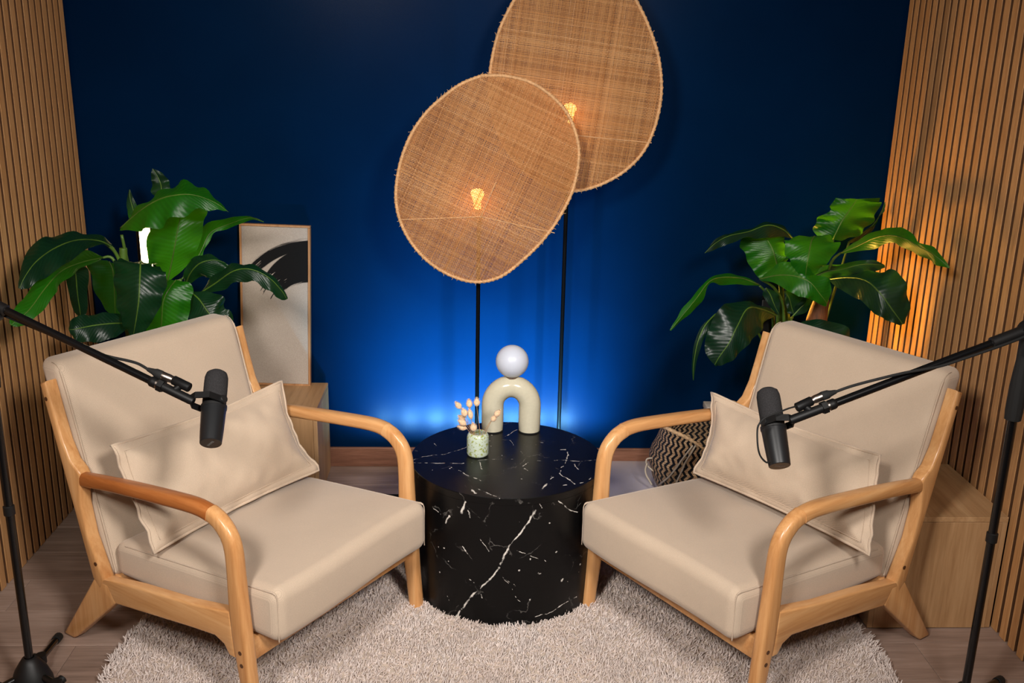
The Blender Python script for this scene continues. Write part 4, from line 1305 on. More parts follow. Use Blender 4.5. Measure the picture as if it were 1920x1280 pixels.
LEAVES_L = [([((-1.072, 3.460, 1.140), (-1.078, 3.460, 1.140), (-1.085, 3.460, 1.140)), ((-1.049, 3.470, 1.176), (-1.077, 3.470, 1.172), (-1.112, 3.470, 1.157)), ((-1.052, 3.480, 1.197), (-1.083, 3.480, 1.193), (-1.111, 3.480, 1.192)), ((-1.072, 3.480, 1.224), (-1.092, 3.480, 1.218), (-1.113, 3.480, 1.214)), ((-1.103, 3.480, 1.240), (-1.105, 3.480, 1.240), (-1.107, 3.480, 1.238))], 'leaf_dark'),
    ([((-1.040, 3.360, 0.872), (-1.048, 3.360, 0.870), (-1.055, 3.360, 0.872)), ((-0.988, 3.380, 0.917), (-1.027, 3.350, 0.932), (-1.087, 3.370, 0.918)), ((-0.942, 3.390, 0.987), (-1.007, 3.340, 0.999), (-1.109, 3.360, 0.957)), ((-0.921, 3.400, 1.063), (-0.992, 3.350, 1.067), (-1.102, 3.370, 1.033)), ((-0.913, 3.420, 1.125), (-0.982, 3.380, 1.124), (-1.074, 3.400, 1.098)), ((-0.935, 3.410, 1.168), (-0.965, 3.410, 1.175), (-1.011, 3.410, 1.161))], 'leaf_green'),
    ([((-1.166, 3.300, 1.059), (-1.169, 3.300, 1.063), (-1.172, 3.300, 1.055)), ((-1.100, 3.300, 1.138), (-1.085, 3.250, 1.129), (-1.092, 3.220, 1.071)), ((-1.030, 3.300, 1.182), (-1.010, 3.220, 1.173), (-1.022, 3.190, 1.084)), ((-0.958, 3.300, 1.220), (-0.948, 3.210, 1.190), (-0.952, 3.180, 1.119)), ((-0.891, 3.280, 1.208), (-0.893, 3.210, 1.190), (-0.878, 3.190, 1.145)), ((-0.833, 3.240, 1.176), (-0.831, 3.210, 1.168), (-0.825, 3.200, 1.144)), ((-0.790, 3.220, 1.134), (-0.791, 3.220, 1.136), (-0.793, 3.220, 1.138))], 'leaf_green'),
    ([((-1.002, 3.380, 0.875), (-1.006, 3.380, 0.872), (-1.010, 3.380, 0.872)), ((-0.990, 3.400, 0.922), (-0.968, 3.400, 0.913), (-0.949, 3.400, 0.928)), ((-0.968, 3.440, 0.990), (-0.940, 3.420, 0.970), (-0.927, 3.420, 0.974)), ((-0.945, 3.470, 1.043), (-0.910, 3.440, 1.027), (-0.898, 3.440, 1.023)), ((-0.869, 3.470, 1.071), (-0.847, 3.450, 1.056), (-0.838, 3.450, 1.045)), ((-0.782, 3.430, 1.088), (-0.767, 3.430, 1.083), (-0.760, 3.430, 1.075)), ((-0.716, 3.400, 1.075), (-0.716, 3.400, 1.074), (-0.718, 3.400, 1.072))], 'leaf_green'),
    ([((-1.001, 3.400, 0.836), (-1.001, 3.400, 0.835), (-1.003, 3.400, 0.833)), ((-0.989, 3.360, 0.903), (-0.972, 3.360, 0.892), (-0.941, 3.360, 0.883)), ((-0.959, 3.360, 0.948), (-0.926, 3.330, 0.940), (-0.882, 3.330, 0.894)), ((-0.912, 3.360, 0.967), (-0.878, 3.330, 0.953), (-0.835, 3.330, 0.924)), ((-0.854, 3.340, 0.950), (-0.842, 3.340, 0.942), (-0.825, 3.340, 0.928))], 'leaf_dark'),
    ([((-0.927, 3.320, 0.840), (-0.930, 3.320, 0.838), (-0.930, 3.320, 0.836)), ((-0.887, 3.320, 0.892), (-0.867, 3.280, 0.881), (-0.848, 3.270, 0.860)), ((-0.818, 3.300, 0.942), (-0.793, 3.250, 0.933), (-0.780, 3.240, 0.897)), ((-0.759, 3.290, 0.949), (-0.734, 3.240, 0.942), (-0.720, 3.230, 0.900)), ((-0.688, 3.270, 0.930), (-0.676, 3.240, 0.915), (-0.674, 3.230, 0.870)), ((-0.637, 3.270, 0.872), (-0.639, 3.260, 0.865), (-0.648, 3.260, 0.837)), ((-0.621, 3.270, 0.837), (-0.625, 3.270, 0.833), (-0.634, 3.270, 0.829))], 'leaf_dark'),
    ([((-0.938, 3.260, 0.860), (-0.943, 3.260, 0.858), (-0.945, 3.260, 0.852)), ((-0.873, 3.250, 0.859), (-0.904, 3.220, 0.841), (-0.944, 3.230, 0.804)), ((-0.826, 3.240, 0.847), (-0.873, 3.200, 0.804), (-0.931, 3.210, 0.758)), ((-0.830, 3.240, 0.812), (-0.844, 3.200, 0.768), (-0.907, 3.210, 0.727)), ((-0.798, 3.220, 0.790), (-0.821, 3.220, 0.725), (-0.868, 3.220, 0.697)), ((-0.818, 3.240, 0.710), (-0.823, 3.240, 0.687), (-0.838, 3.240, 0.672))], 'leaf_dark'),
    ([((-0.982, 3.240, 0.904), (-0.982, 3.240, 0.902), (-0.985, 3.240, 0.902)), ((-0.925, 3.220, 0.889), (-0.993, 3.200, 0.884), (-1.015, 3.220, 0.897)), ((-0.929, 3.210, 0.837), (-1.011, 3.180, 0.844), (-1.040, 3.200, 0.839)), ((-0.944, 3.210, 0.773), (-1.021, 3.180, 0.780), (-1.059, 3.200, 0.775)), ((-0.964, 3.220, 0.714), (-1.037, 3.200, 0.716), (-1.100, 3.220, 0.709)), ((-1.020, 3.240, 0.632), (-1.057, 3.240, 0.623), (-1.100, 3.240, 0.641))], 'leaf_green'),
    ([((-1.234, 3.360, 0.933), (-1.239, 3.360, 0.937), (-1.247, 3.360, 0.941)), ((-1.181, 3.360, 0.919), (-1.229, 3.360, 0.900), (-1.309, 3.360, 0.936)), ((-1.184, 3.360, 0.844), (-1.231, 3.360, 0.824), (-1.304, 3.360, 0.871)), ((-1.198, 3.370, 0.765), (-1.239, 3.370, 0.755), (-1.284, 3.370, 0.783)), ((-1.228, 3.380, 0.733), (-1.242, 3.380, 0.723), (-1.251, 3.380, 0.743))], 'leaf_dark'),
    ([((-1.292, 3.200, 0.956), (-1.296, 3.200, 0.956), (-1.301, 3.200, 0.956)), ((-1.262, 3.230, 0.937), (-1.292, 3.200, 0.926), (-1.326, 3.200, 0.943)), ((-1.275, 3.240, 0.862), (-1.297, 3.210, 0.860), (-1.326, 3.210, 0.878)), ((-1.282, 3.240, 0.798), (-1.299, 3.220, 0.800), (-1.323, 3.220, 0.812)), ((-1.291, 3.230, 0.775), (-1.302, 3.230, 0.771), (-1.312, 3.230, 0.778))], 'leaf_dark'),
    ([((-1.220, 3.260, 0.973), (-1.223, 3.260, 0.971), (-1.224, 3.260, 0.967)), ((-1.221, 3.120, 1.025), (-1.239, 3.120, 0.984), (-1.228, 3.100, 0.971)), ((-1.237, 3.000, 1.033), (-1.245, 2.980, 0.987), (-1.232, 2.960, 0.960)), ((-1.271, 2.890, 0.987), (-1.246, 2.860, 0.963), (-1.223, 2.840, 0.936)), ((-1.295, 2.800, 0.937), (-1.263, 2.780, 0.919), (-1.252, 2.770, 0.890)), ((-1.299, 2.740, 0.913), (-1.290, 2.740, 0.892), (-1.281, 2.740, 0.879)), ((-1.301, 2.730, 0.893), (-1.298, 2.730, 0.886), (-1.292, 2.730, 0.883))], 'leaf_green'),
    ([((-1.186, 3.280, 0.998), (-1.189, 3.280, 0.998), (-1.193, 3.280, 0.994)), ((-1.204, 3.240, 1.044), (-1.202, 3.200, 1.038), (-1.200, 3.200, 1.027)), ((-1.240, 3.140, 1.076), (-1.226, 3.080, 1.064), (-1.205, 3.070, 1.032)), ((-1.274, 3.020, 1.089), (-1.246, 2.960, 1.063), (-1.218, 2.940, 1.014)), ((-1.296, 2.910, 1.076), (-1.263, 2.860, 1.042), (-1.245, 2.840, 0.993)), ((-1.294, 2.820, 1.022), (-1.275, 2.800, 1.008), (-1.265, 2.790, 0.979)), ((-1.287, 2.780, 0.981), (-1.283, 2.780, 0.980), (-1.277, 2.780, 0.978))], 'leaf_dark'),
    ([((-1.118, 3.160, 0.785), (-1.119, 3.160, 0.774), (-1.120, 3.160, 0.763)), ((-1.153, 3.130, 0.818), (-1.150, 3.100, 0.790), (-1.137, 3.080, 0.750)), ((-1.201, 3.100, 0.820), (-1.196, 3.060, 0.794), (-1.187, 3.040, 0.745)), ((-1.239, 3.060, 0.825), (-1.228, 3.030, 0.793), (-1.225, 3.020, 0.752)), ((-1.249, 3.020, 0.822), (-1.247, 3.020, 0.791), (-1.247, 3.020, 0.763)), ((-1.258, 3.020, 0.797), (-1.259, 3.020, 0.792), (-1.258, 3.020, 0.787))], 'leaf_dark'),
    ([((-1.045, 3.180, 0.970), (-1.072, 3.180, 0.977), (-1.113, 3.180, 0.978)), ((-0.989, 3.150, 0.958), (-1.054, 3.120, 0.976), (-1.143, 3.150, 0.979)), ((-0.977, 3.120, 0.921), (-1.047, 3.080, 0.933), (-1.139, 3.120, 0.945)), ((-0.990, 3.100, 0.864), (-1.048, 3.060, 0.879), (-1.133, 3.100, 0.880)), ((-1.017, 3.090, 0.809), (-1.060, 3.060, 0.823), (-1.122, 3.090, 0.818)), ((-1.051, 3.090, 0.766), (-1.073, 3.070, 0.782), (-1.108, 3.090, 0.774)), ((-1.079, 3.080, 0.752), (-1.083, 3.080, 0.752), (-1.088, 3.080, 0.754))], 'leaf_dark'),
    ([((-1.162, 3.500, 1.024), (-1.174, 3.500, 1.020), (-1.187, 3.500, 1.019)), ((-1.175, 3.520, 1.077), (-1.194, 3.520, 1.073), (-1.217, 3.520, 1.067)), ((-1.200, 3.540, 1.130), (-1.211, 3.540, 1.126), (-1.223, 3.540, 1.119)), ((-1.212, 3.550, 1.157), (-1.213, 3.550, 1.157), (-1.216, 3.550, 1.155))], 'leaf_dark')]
STALKS_L = [([(-1.140, 3.330, 0.240), (-1.144, 3.330, 0.738), (-1.161, 3.330, 0.889), (-1.171, 3.310, 1.039)], 0.0090, 0.0050),
    ([(-1.160, 3.330, 0.240), (-1.166, 3.300, 0.821), (-1.178, 3.280, 0.964), (-1.201, 3.250, 1.018), (-1.206, 3.200, 1.033)], 0.0080, 0.0040),
    ([(-1.120, 3.350, 0.240), (-1.097, 3.380, 0.764), (-1.048, 3.360, 0.870)], 0.0100, 0.0060),
    ([(-1.110, 3.360, 0.240), (-1.053, 3.380, 0.783), (-1.006, 3.380, 0.872)], 0.0090, 0.0050),
    ([(-1.110, 3.330, 0.240), (-1.021, 3.340, 0.756), (-0.979, 3.330, 0.806), (-0.930, 3.320, 0.838)], 0.0080, 0.0040),
    ([(-1.140, 3.300, 0.240), (-1.120, 3.280, 0.827), (-1.077, 3.220, 0.942), (-1.072, 3.180, 0.977)], 0.0080, 0.0040),
    ([(-1.170, 3.300, 0.240), (-1.162, 3.280, 0.789), (-1.188, 3.270, 0.956), (-1.223, 3.260, 0.971)], 0.0080, 0.0040),
    ([(-1.140, 3.370, 0.240), (-1.121, 3.400, 0.873), (-1.082, 3.440, 1.054), (-1.078, 3.460, 1.140)], 0.0080, 0.0040),
    ([(-1.110, 3.300, 0.240), (-1.011, 3.280, 0.791), (-0.982, 3.260, 0.861), (-0.982, 3.240, 0.902)], 0.0070, 0.0040),
    ([(-1.100, 3.310, 0.240), (-0.985, 3.280, 0.772), (-0.943, 3.260, 0.858)], 0.0070, 0.0040),
    ([(-1.180, 3.300, 0.240), (-1.124, 3.200, 0.728), (-1.119, 3.160, 0.774)], 0.0070, 0.0040),
    ([(-1.140, 3.330, 0.240), (-1.184, 3.310, 0.819), (-1.172, 3.310, 0.967), (-1.170, 3.310, 0.994)], 0.0160, 0.0130)]
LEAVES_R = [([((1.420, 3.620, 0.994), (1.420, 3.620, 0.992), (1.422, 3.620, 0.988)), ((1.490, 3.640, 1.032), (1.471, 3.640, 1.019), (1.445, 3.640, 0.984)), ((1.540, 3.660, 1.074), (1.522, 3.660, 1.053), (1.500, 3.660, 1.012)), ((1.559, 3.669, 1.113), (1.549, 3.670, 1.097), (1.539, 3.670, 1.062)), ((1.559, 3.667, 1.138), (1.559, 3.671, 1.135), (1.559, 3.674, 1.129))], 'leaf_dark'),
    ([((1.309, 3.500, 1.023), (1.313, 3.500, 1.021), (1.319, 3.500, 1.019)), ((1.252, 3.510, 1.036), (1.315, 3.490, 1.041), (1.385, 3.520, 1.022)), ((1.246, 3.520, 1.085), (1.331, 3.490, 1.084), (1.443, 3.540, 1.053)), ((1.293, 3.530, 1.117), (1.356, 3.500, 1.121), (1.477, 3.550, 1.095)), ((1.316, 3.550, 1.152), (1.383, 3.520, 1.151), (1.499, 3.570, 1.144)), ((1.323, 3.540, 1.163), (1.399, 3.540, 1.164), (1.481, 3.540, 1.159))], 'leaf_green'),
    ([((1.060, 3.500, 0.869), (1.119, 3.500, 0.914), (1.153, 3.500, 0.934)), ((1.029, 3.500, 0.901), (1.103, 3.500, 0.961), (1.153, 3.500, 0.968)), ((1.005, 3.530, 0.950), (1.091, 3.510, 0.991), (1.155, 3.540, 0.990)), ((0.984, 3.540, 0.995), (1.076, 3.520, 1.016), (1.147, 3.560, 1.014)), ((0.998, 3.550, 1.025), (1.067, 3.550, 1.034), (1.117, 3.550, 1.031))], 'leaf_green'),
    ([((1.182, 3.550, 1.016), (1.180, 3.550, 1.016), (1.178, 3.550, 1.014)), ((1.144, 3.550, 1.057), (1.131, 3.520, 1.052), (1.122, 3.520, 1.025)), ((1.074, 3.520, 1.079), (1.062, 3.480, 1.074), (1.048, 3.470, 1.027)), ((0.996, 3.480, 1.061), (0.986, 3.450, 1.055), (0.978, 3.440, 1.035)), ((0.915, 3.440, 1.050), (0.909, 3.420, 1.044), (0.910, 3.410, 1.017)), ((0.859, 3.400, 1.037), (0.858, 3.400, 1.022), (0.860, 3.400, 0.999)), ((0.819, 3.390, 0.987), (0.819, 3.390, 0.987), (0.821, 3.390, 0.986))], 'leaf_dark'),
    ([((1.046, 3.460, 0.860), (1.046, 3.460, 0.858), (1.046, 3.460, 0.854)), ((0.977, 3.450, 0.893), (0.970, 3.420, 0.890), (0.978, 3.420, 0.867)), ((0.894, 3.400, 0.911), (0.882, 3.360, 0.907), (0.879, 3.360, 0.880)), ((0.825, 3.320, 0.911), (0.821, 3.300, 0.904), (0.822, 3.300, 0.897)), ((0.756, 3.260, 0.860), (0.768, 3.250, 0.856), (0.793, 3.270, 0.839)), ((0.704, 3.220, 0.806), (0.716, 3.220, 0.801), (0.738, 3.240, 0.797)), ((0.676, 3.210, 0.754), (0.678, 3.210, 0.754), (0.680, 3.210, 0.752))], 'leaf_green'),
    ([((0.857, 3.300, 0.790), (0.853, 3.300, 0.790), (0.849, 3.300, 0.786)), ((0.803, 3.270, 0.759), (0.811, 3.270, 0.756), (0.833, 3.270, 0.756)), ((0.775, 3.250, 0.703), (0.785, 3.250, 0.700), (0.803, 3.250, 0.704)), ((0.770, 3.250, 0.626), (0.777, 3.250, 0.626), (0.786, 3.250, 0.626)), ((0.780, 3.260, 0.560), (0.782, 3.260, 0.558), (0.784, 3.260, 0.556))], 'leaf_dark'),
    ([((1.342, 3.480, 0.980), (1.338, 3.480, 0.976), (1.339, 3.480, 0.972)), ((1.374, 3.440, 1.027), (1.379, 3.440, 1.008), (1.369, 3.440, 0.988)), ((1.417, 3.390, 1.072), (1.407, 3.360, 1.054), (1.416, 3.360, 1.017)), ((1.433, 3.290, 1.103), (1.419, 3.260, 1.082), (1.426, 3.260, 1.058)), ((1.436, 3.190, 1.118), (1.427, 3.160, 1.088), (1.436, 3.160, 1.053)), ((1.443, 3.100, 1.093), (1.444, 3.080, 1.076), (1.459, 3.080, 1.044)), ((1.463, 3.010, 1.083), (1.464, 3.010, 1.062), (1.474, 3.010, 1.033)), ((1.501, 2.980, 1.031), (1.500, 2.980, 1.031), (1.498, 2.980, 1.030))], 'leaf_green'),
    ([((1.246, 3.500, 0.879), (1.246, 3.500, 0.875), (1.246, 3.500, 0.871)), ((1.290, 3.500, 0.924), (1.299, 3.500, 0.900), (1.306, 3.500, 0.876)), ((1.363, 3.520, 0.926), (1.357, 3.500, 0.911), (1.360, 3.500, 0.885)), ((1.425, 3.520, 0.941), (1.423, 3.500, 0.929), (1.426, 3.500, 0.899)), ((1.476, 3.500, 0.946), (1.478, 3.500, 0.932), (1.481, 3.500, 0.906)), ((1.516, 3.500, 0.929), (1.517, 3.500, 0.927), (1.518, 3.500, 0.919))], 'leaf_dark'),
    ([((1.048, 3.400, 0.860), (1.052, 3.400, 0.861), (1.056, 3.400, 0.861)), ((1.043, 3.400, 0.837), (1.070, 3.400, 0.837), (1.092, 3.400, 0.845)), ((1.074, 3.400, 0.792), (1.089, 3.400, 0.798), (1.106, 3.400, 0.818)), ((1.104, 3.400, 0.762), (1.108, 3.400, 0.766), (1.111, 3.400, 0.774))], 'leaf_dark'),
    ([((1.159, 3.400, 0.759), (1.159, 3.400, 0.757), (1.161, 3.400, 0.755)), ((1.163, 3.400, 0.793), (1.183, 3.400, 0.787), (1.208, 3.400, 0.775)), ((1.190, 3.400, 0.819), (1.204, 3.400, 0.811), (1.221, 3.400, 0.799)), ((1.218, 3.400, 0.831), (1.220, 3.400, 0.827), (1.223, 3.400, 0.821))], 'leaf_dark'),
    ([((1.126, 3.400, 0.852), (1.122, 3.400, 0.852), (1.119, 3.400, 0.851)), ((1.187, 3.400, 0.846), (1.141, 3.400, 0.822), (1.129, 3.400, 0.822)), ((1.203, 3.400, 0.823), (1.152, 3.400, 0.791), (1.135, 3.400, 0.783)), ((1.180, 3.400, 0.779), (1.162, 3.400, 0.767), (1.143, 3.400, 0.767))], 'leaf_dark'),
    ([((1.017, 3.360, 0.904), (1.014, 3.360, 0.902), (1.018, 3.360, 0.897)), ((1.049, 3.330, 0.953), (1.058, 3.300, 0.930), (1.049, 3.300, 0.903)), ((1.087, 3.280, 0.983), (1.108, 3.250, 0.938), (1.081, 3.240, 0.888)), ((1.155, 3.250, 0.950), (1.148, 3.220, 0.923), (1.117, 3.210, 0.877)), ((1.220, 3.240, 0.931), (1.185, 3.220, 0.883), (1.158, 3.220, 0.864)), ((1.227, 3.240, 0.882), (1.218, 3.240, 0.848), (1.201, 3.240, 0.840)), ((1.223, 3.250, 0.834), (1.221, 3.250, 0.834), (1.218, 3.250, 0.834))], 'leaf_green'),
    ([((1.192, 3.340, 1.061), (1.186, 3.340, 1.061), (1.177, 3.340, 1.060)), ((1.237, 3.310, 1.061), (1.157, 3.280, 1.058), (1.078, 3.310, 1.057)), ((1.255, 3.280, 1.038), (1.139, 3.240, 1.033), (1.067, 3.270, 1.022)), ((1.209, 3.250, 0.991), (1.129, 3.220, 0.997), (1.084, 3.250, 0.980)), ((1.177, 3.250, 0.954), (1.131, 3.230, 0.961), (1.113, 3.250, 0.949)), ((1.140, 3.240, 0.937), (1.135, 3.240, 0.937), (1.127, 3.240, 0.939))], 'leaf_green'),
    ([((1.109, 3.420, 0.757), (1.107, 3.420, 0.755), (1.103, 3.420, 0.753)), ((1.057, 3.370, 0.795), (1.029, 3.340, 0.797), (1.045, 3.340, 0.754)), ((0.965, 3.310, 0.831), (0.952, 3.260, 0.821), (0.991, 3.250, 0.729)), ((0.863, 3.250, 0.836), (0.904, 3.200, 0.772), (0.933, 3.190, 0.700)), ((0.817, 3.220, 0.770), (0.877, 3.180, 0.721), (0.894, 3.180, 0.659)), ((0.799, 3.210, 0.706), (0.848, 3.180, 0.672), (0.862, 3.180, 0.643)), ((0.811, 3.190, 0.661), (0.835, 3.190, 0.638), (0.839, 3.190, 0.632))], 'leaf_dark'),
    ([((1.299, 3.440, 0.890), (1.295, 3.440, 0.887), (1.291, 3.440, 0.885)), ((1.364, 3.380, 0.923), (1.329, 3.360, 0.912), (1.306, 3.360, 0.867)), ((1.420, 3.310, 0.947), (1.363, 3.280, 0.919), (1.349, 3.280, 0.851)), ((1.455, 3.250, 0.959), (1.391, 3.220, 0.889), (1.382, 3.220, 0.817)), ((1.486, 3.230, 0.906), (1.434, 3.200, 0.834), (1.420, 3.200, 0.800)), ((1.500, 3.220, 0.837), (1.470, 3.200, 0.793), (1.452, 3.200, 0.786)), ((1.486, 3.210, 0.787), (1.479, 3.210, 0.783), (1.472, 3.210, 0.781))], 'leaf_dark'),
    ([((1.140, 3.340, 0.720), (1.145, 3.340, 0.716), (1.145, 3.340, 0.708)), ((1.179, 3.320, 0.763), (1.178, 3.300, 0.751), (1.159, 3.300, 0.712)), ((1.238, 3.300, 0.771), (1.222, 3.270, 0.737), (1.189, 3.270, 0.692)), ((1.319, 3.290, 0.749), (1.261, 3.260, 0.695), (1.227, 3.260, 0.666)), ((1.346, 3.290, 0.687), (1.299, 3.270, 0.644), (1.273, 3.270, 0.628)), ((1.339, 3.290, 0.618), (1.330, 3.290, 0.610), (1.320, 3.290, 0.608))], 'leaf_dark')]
STALKS_R = [([(1.205, 3.500, 0.280), (1.173, 3.500, 0.695), (1.160, 3.480, 0.802), (1.167, 3.400, 0.940), (1.181, 3.340, 1.055)], 0.0120, 0.0050),
    ([(1.185, 3.500, 0.280), (1.151, 3.500, 0.674), (1.144, 3.500, 0.818), (1.119, 3.500, 0.914)], 0.0130, 0.0080),
    ([(1.175, 3.500, 0.280), (1.118, 3.480, 0.700), (1.093, 3.470, 0.804), (1.046, 3.460, 0.856)], 0.0080, 0.0040),
    ([(1.215, 3.490, 0.280), (1.184, 3.480, 0.680), (1.197, 3.510, 0.724)], 0.0060, 0.0040),
    ([(1.235, 3.500, 0.280), (1.296, 3.580, 0.695), (1.302, 3.530, 0.913), (1.313, 3.500, 1.019)], 0.0090, 0.0050),
    ([(1.245, 3.500, 0.280), (1.307, 3.560, 0.722), (1.311, 3.500, 0.920), (1.338, 3.480, 0.976)], 0.0080, 0.0040),
    ([(1.245, 3.480, 0.280), (1.283, 3.500, 0.717), (1.281, 3.470, 0.826), (1.295, 3.440, 0.887)], 0.0080, 0.0040),
    ([(1.175, 3.480, 0.280), (1.126, 3.450, 0.647), (1.114, 3.430, 0.734), (1.107, 3.420, 0.755)], 0.0060, 0.0040),
    ([(1.205, 3.530, 0.280), (1.191, 3.550, 0.785), (1.196, 3.560, 0.966), (1.180, 3.550, 1.016)], 0.0080, 0.0040),
    ([(1.165, 3.470, 0.280), (1.059, 3.400, 0.662), (0.916, 3.330, 0.760), (0.853, 3.300, 0.790)], 0.0060, 0.0030),
    ([(1.225, 3.470, 0.280), (1.163, 3.360, 0.674), (1.145, 3.340, 0.716)], 0.0060, 0.0040),
    ([(1.255, 3.540, 0.280), (1.365, 3.580, 0.780), (1.420, 3.620, 0.992)], 0.0070, 0.0040),
    ([(1.195, 3.490, 0.280), (1.146, 3.450, 0.729), (1.091, 3.400, 0.851), (1.018, 3.360, 0.901)], 0.0070, 0.0040)]
pl = plant('banana plant with broad glossy leaves behind the left armchair', (-1.1400, 3.3300), 0.15, 0.26, LEAVES_L, STALKS_L)
pr = plant('banana plant with broad glossy leaves behind the right armchair', (1.2050, 3.5000), 0.13, 0.30, LEAVES_R, STALKS_R)
FR = pr.location
for pts, r0, r1 in [([(1.225, 3.500, 0.290), (1.258, 3.430, 0.655), (1.260, 3.430, 0.736), (1.270, 3.430, 0.816)], 0.0600, 0.0260)]:
    pp = catmull([Vector(q) - FR for q in pts], 5)
    n = len(pp)
    MB().tube(pp, [r0 + (r1 - r0) * i / (n - 1) for i in range(n)], 12).obj('dry_sheath', M['sheath'], pr, angle=180)

# ------------------------------------------------------------------ warm tube lights standing behind the plants
def tube_light(label, x, y, z0, z1, face, mat, power, col, r=0.024):
    root = empty('tube_light', (x, y, 0), 0, label, 'lamp')
    fx = Vector(face).normalized()
    ang = math.atan2(fx.y, fx.x)
    n = 24
    v, f = [], []
    for z in (z0, z1):
        v += [(r * cos(ang - 1.15 + 2.3 * k / n), r * sin(ang - 1.15 + 2.3 * k / n), z) for k in range(n + 1)]
    f = [(k, k + 1, n + 2 + k, n + 1 + k) for k in range(n)]
    mesh_obj('diffuser', v, f, mat, root, angle=180)
    v = []
    for z in (z0, z1):
        v += [((r + 0.001) * cos(ang + 1.15 + 3.98 * k / n), (r + 0.001) * sin(ang + 1.15 + 3.98 * k / n), z) for k in range(n + 1)]
    mesh_obj('housing', v, [(k, k + 1, n + 2 + k, n + 1 + k) for k in range(n)], M['black_metal'], root, angle=180)
    for a, b in ((z0 - 0.03, z0), (z1, z1 + 0.03)):
        MB().lathe([(0, a), (r + 0.001, a), (r + 0.001, b), (0, b)], 24).obj('end_cap', M['black_metal'], root)
    MB().lathe([(0, 0.0005), (0.045, 0.0005), (0.045, 0.012), (0.012, 0.014), (0.012, z0 - 0.03)], 24).obj('stand', M['black_metal'], root)
    return root


tube_light('glowing warm white tube light behind the left plant', (-1.196, 3.60)[0], (-1.196, 3.60)[1], 0.62, 1.06, (0.75, -0.66), M['tube_warm'], 0, None)
# small amber floodlight on a spike in the right plant's pot, turned to the slatted wall
fl = empty('flood_light', (1.125, 3.555, 0.275), radians(-15), 'small amber floodlight hidden among the stalks of the right plant', 'lamp')
bm_obj('housing', bev_box((-0.035, -0.036, 0.39), (-0.004, 0.036, 0.51), 0.003), M['black_metal'], fl)
bm_obj('panel', bev_box((-0.004, -0.030, 0.397), (-0.001, 0.030, 0.503), 0.0005, 1), M['tube_amber'], fl, smooth=False)
bm_obj('barn_door', bev_box((-0.030, -0.0385, 0.388), (0.055, -0.0363, 0.512), 0.0008, 1), M['black_metal'], fl, smooth=False)
bm_obj('barn_door', bev_box((-0.030, 0.0363, 0.388), (0.030, 0.0385, 0.512), 0.0008, 1), M['black_metal'], fl, smooth=False)
MB().tube([(-0.019, 0, 0.0), (-0.019, 0, 0.395)], 0.006, 12).obj('spike', M['black_metal'], fl)

# ------------------------------------------------------------------ microphones on tripod boom stands
def text_mesh(name, s, size, mat, parent, mw, align='CENTER'):
    cu = bpy.data.curves.new(name, 'FONT')
    cu.body = s
    cu.size = size
    cu.align_x, cu.align_y = align, 'CENTER'
    cu.extrude = 0.0001
    tmp = bpy.data.objects.new(name + '_curve', cu)
    COL.objects.link(tmp)
    me = bpy.data.meshes.new_from_object(tmp.evaluated_get(bpy.context.evaluated_depsgraph_get()))
    bpy.data.objects.remove(tmp)
    me.name = name
    me.materials.clear()
    me.materials.append(mat)
    o = bpy.data.objects.new(name, me)
    COL.objects.link(o)
    o.parent = parent
    o.matrix_local = mw
    return o


def frame(zax, hint):
    z = Vector(zax).normalized()
    x = (Vector(hint) - z * Vector(hint).dot(z)).normalized()
    return x, z.cross(x), z


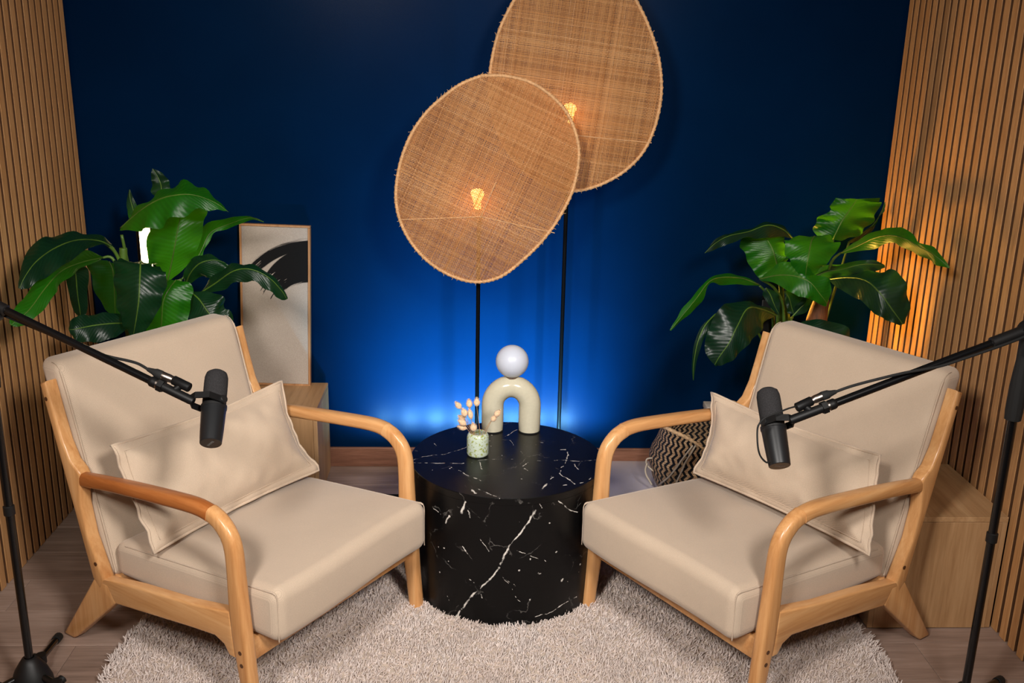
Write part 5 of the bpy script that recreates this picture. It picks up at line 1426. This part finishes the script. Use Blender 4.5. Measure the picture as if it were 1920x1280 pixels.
def microphone(label, top, bot, knob_dir, mount, boom_dir, conn_side, conn_pts, thin):
    """top: windscreen end, bot: rear end of the body; mount: where the boom's tip screws in"""
    T, B = Vector(top), Vector(bot)
    ln = (T - B).length
    z = (T - B).normalized()
    root = empty('broadcast_microphone', B, 0, label, 'microphone', 'microphones on booms')
    k = ln / 0.19
    MB().lathe([(0, 0), (0.0235 * k, 0), (0.0245 * k, 0.0012), (0.0262 * k, 0.03 * k), (0.0285 * k, 0.092 * k), (0.0285 * k, 0.094 * k), (0, 0.094 * k)], 40, (0, 0, 0), z).obj('body', M['mic_body'], root, angle=35)
    MB().lathe([(0.0286 * k, 0.088 * k), (0.0296 * k, 0.089 * k), (0.0296 * k, 0.096 * k), (0.0286 * k, 0.097 * k)], 40, (0, 0, 0), z).obj('switch_collar', M['black_plastic'], root, angle=35)
    MB().lathe([(0, 0.096 * k), (0.0262 * k, 0.096 * k), (0.0270 * k, 0.105 * k), (0.0272 * k, 0.155 * k), (0.0268 * k, 0.172 * k), (0.0238 * k, 0.183 * k), (0.016 * k, 0.189 * k), (0, 0.1905 * k)], 40, (0, 0, 0), z).obj('windscreen', M['foam'], root, angle=180)
    # maker's name on the rear cap
    cam_side = Vector((0, 0, 1.66)) - B
    x, y, zz = frame(-z, Vector((0.55, -0.2, 0.75)) if conn_side < 0 else Vector((0.9, -0.1, -0.35)))
    text_mesh('rear_lettering', 'SHURE', 0.0085 * k, M['grey_print'], root, Matrix(((x.x, y.x, zz.x, zz.x * 0.0004), (x.y, y.y, zz.y, zz.y * 0.0004), (x.z, y.z, zz.z, zz.z * 0.0004), (0, 0, 0, 1))))
    # yoke: two arms from the mount to the side knobs
    P = Vector(mount) - B
    c = z * 0.1 * k
    kd = Vector(knob_dir)
    kd = (kd - z * kd.dot(z)).normalized()
    od = (P - c)
    od = (od - z * od.dot(z))
    dist = od.length
    od.normalize()
    kd = (kd - od * kd.dot(od)).normalized()
    r = 0.0335 * k
    for s in (-1, 1):
        path = [c + kd * s * r, c + kd * s * r + od * r * 0.30, c + kd * s * r * 0.98 + od * (dist * 0.62), c + kd * s * 0.010 + od * dist, c + od * dist]
        mb = MB()
        hw2, th2 = 0.0078 * k, 0.0016
        v = []
        for i, p in enumerate(path):
            a, b = path[max(i - 1, 0)], path[min(i + 1, 4)]
            tdir = (b - a).normalized()
            nn = tdir.cross(z).normalized()
            v += [p + z * hw2 + nn * th2, p - z * hw2 + nn * th2, p - z * hw2 - nn * th2, p + z * hw2 - nn * th2]
        f = []
        for i in range(4):
            for j in range(4):
                f.append((i * 4 + j, i * 4 + (j + 1) % 4, i * 4 + 4 + (j + 1) % 4, i * 4 + 4 + j))
        f += [(3, 2, 1, 0), (16, 17, 18, 19)]
        mb.add(v, f)
        mb.obj('yoke_arm', M['black_metal'], root, angle=30, recalc=True)
        MB().lathe([(0, 0), (0.0088 * k, 0), (0.0095 * k, 0.002), (0.0095 * k, 0.008), (0.008 * k, 0.010), (0, 0.010)], 22, c + kd * s * (r - 0.003), kd * s).obj('knob', M['black_plastic'], root)
    # threaded mount tube, connector housing and its cable end
    bd = Vector(boom_dir).normalized()
    MB().tube([P + bd * -0.004, P + bd * 0.004, P + bd * 0.075], [0.009, 0.0105, 0.0105], 18).obj('mount_tube', M['black_metal'], root)
    cp = [Vector(p) - B for p in conn_pts]     # housing start, housing end, sleeve end, boot end
    MB().tube([cp[0], cp[0].lerp(cp[1], 0.04), cp[0].lerp(cp[1], 0.97), cp[1]], [0.0095, 0.0110, 0.0110, 0.0100], 18).obj('connector_housing', M['black_metal'], root)
    w = (P + bd * 0.05)
    bm2 = MB()
    bm2.tube([w, cp[0].lerp(cp[1], 0.45)], 0.008, 10)
    bm2.obj('connector_bracket', M['black_metal'], root)
    if thin:
        MB().tube([Vector(p) - B for p in catmull(thin, 7)], 0.0021, 8).obj('capsule_cable', M['black_rubber'], root, angle=180)
    return root


def boom_stand(label, foot, pz, tip, clamp_len, legs, cable, conn_pts, badge, side):
    F = Vector((foot[0], foot[1], 0))
    root = empty('boom_stand', F, 0, label, 'microphone stand', 'tripod boom stands')
    MB().lathe([(0.006, 0.012), (0.048, 0.014), (0.054, 0.022), (0.051, 0.045), (0.040, 0.075), (0.026, 0.098), (0.018, 0.110), (0.012, 0.112)], 28).obj('leg_hub', M['black_plastic'], root)
    for a in legs:
        dx, dy = cos(a), sin(a)
        p0 = Vector((dx * 0.030, dy * 0.030, 0.062))
        p1 = Vector((dx * 0.25, dy * 0.25, 0.0125))
        lg = MB().tube([p0, p1], 0.0095, 12).obj('leg', M['black_gloss'], root)
        d = (p1 - p0).normalized()
        MB().tube([p1 - d * 0.035, p1 - d * 0.004, p1 + d * 0.004], [0.0122, 0.0128, 0.009], 12).obj('rubber_foot', M['black_rubber'], lg)
        kp = p0 + d * 0.055
        sd = Vector((-dy, dx, 0.25)).normalized()
        MB().tube([kp + Vector((0, 0, -0.012)), kp + Vector((0, 0, 0.013))], 0.0145, 12).obj('leg_clamp', M['black_plastic'], lg)
        MB().lathe([(0, 0), (0.011, 0), (0.012, 0.003), (0.012, 0.010), (0, 0.012)], 10, kp + sd * 0.012, sd).obj('knob', M['black_plastic'], lg)
    MB().tube([(0, 0, 0.10), (0, 0, 0.55)], 0.0105, 16).obj('lower_pole', M['black_gloss'], root)
    MB().lathe([(0.0108, 0.52), (0.0135, 0.522), (0.0135, 0.545), (0.0108, 0.547)], 18).obj('pole_ring', M['black_plastic'], root)
    MB().tube([(0, 0, 0.55), (0, 0, pz - 0.21)], 0.0105, 16).obj('upper_pole', M['black_gloss'], root)
    # ribbed grip
    n = 36
    v, f = [], []
    prof = [(0.0115, pz - 0.225), (0.0185, pz - 0.222), (0.0200, pz - 0.20), (0.0195, pz - 0.14), (0.0165, pz - 0.095), (0.0150, pz - 0.075), (0.0150, pz - 0.04)]
    for r, z in prof:
        for k in range(n):
            q = r * (1.0 if k % 3 else 0.94)
            v.append((q * cos(2 * pi * k / n), q * sin(2 * pi * k / n), z))
    for i in range(len(prof) - 1):
        for k in range(n):
            f.append((i * n + k, i * n + (k + 1) % n, (i + 1) * n + (k + 1) % n, (i + 1) * n + k))
    mesh_obj('grip', v, f, M['black_rubber'], root, angle=50)
    PV = Vector((0, 0, pz))
    Tp = Vector(tip) - F
    d = (Tp - PV).normalized()
    sd = d.cross(Vector((0, 0, 1))).normalized()
    if sd.y > 0:
        sd = -sd
    upv = sd.cross(d).normalized()
    if upv.z < 0:
        upv = -upv
    MB().tube([PV - d * 0.19, Tp], 0.0092, 16).obj('boom_arm', M['black_gloss'], root)
    MB().tube([PV - d * 0.22, PV - d * 0.17], 0.016, 16).obj('counterweight', M['black_rubber'], root)
    MB().tube([PV - d * 0.13, PV - d * 0.128, PV + d * (clamp_len - 0.002), PV + d * clamp_len], [0.010, 0.0140, 0.0140, 0.0115], 16).obj('boom_clamp', M['black_plastic'], root)
    bm = MB()
    bm.tube([(0, 0, pz - 0.045), (0, 0, pz - 0.005)], [0.015, 0.017], 16)
    bm.tube([PV + sd * 0.012 - upv * 0.004, PV - sd * 0.012 - upv * 0.004], 0.024, 20)
    bm.obj('tilt_joint', M['black_plastic'], root)
    hk = MB()
    hk.tube([PV + sd * 0.018, PV + sd * 0.030], [0.016, 0.014], 14)
    hk.tube([PV + sd * 0.026 + d * 0.006 + upv * 0.004, PV + sd * 0.030 + d * 0.030 * 1 - upv * 0.040], [0.010, 0.007], 10)
    hk.obj('clamp_lever', M['black_plastic'], root)
    if badge:
        b0 = PV + d * badge - upv * 0.020 + sd * 0.0165
        MB().tube([b0 - sd * 0.02, b0 - sd * 0.001], [0.0165, 0.0165], 20).obj('badge_boss', M['black_plastic'], root)
        ring = [b0 + d * 0.0125 * cos(2 * pi * k / 28) + upv * 0.0085 * sin(2 * pi * k / 28) for k in range(28)]
        MB().tube(ring, 0.0009, 6, closed=True).obj('badge_ring', M['white_print'], root)
        x, y, zz = -d if (-d).x > 0 else d, upv, sd
        if x.cross(y).dot(zz) < 0:
            x = -x
        if x.x < 0:
            x, y = -x, -y
        text_mesh('badge_lettering', 'K&M', 0.0095, M['white_print'], root, Matrix(((x.x, y.x, zz.x, b0.x), (x.y, y.y, zz.y, b0.y), (x.z, y.z, zz.z, b0.z), (0, 0, 0, 1))))
    # tip thread and nut
    MB().tube([Tp - d * 0.012, Tp - d * 0.007, Tp - d * 0.002, Tp + d * 0.006], [0.0094, 0.0125, 0.0125, 0.0125], 16).obj('thread_ring', M['black_metal'], root)
    MB().tube([Tp + d * 0.006, Tp + d * 0.011], 0.0108, 16).obj('thread_washer', M['nickel'], root)
    MB().tube([Tp + d * 0.011, Tp + d * 0.024], 0.0150, 6).obj('lock_nut', M['black_metal'], root, angle=20)
    return root


def mic_cable(label, pts, conn_pts):
    p = [Vector(q) for q in conn_pts]
    base = p[1]
    root = empty('microphone_cable', base, 0, label, 'cable', 'microphone cables')
    MB().tube([p[1] - base, p[1].lerp(p[2], 0.25) - base, p[1].lerp(p[2], 0.3) - base, p[2] - base], [0.0088, 0.0088, 0.0096, 0.0096], 18).obj('plug_sleeve', M['nickel'], root)
    a, b = p[2] - base, p[3] - base
    MB().tube([a, a.lerp(b, 0.1), a.lerp(b, 0.45), a.lerp(b, 0.6), b], [0.0100, 0.0106, 0.0100, 0.0075, 0.0045], 16).obj('plug_boot', M['black_rubber'], root)
    MB().tube([Vector(q) - base for q in catmull([p[3]] + list(pts), 8)], 0.0034, 10).obj('cord', M['black_rubber'], root, angle=180)
    return root


boom_stand('black tripod boom stand at the left edge', (-1.1470, 2.2826), 1.0780, (-0.7214, 2.1603, 0.9147), 0.072, (1.6986, 3.7930, -0.3958), None, None, 0.05, -1)
microphone('black broadcast microphone hanging before the left armchair', (-0.5999, 2.2410, 0.9145), (-0.5862, 2.0961, 0.7923), (0.8071, -0.6940, 0.2905), (-0.6321, 2.1347, 0.8805), (-0.9018, 0.2591, 0.3459), -1, [(-0.6389, 2.1488, 0.9062), (-0.6782, 2.1601, 0.9213), (-0.7036, 2.1668, 0.9292), (-0.7392, 2.1764, 0.9411)], None)
mic_cable('black cable along the left microphone boom', [(-0.7631, 2.1891, 0.9496), (-0.7894, 2.1970, 0.9546), (-0.8260, 2.2062, 0.9591), (-0.8684, 2.2183, 0.9666), (-0.9466, 2.2382, 0.9896), (-1.0256, 2.2592, 1.0152), (-1.1067, 2.2833, 1.0401), (-1.1871, 2.3055, 1.0685), (-1.2631, 2.3176, 1.0970)], [(-0.6389, 2.1488, 0.9062), (-0.6782, 2.1601, 0.9213), (-0.7036, 2.1668, 0.9292), (-0.7392, 2.1764, 0.9411)])
boom_stand('black tripod boom stand at the right edge', (1.2854, 2.1449), 1.0655, (0.8213, 2.0838, 0.8997), 0.095, (0.6892, 2.7836, -1.4052), None, None, None, 1)
microphone('black broadcast microphone hanging before the right armchair', (0.6946, 2.1627, 0.9089), (0.7000, 2.0337, 0.7695), (-0.8450, -0.6322, 0.2741), (0.7288, 2.0717, 0.8667), (0.9346, 0.1230, 0.3339), 1, [(0.7412, 2.0839, 0.8912), (0.7770, 2.0895, 0.9069), (0.7994, 2.0929, 0.9161), (0.8335, 2.0968, 0.9266)], [(0.7353, 2.0753, 0.8976), (0.7120, 2.0560, 0.8995), (0.6871, 2.0405, 0.8962), (0.6557, 2.0292, 0.8889), (0.6416, 2.0257, 0.8750), (0.6370, 2.0215, 0.8601), (0.6385, 2.0114, 0.8261), (0.6476, 2.0142, 0.8018), (0.6626, 2.0192, 0.7856), (0.6740, 2.0280, 0.7818)])
mic_cable('black cable along the right microphone boom', [(0.8711, 2.0978, 0.9407), (0.9297, 2.0874, 0.9626), (0.9875, 2.0888, 0.9767), (1.0639, 2.0980, 0.9883), (1.1237, 2.1065, 1.0053), (1.1827, 2.1135, 1.0240), (1.2609, 2.1236, 1.0510), (1.3153, 2.1311, 1.0787)], [(0.7412, 2.0839, 0.8912), (0.7770, 2.0895, 0.9069), (0.7994, 2.0929, 0.9161), (0.8335, 2.0968, 0.9266)])
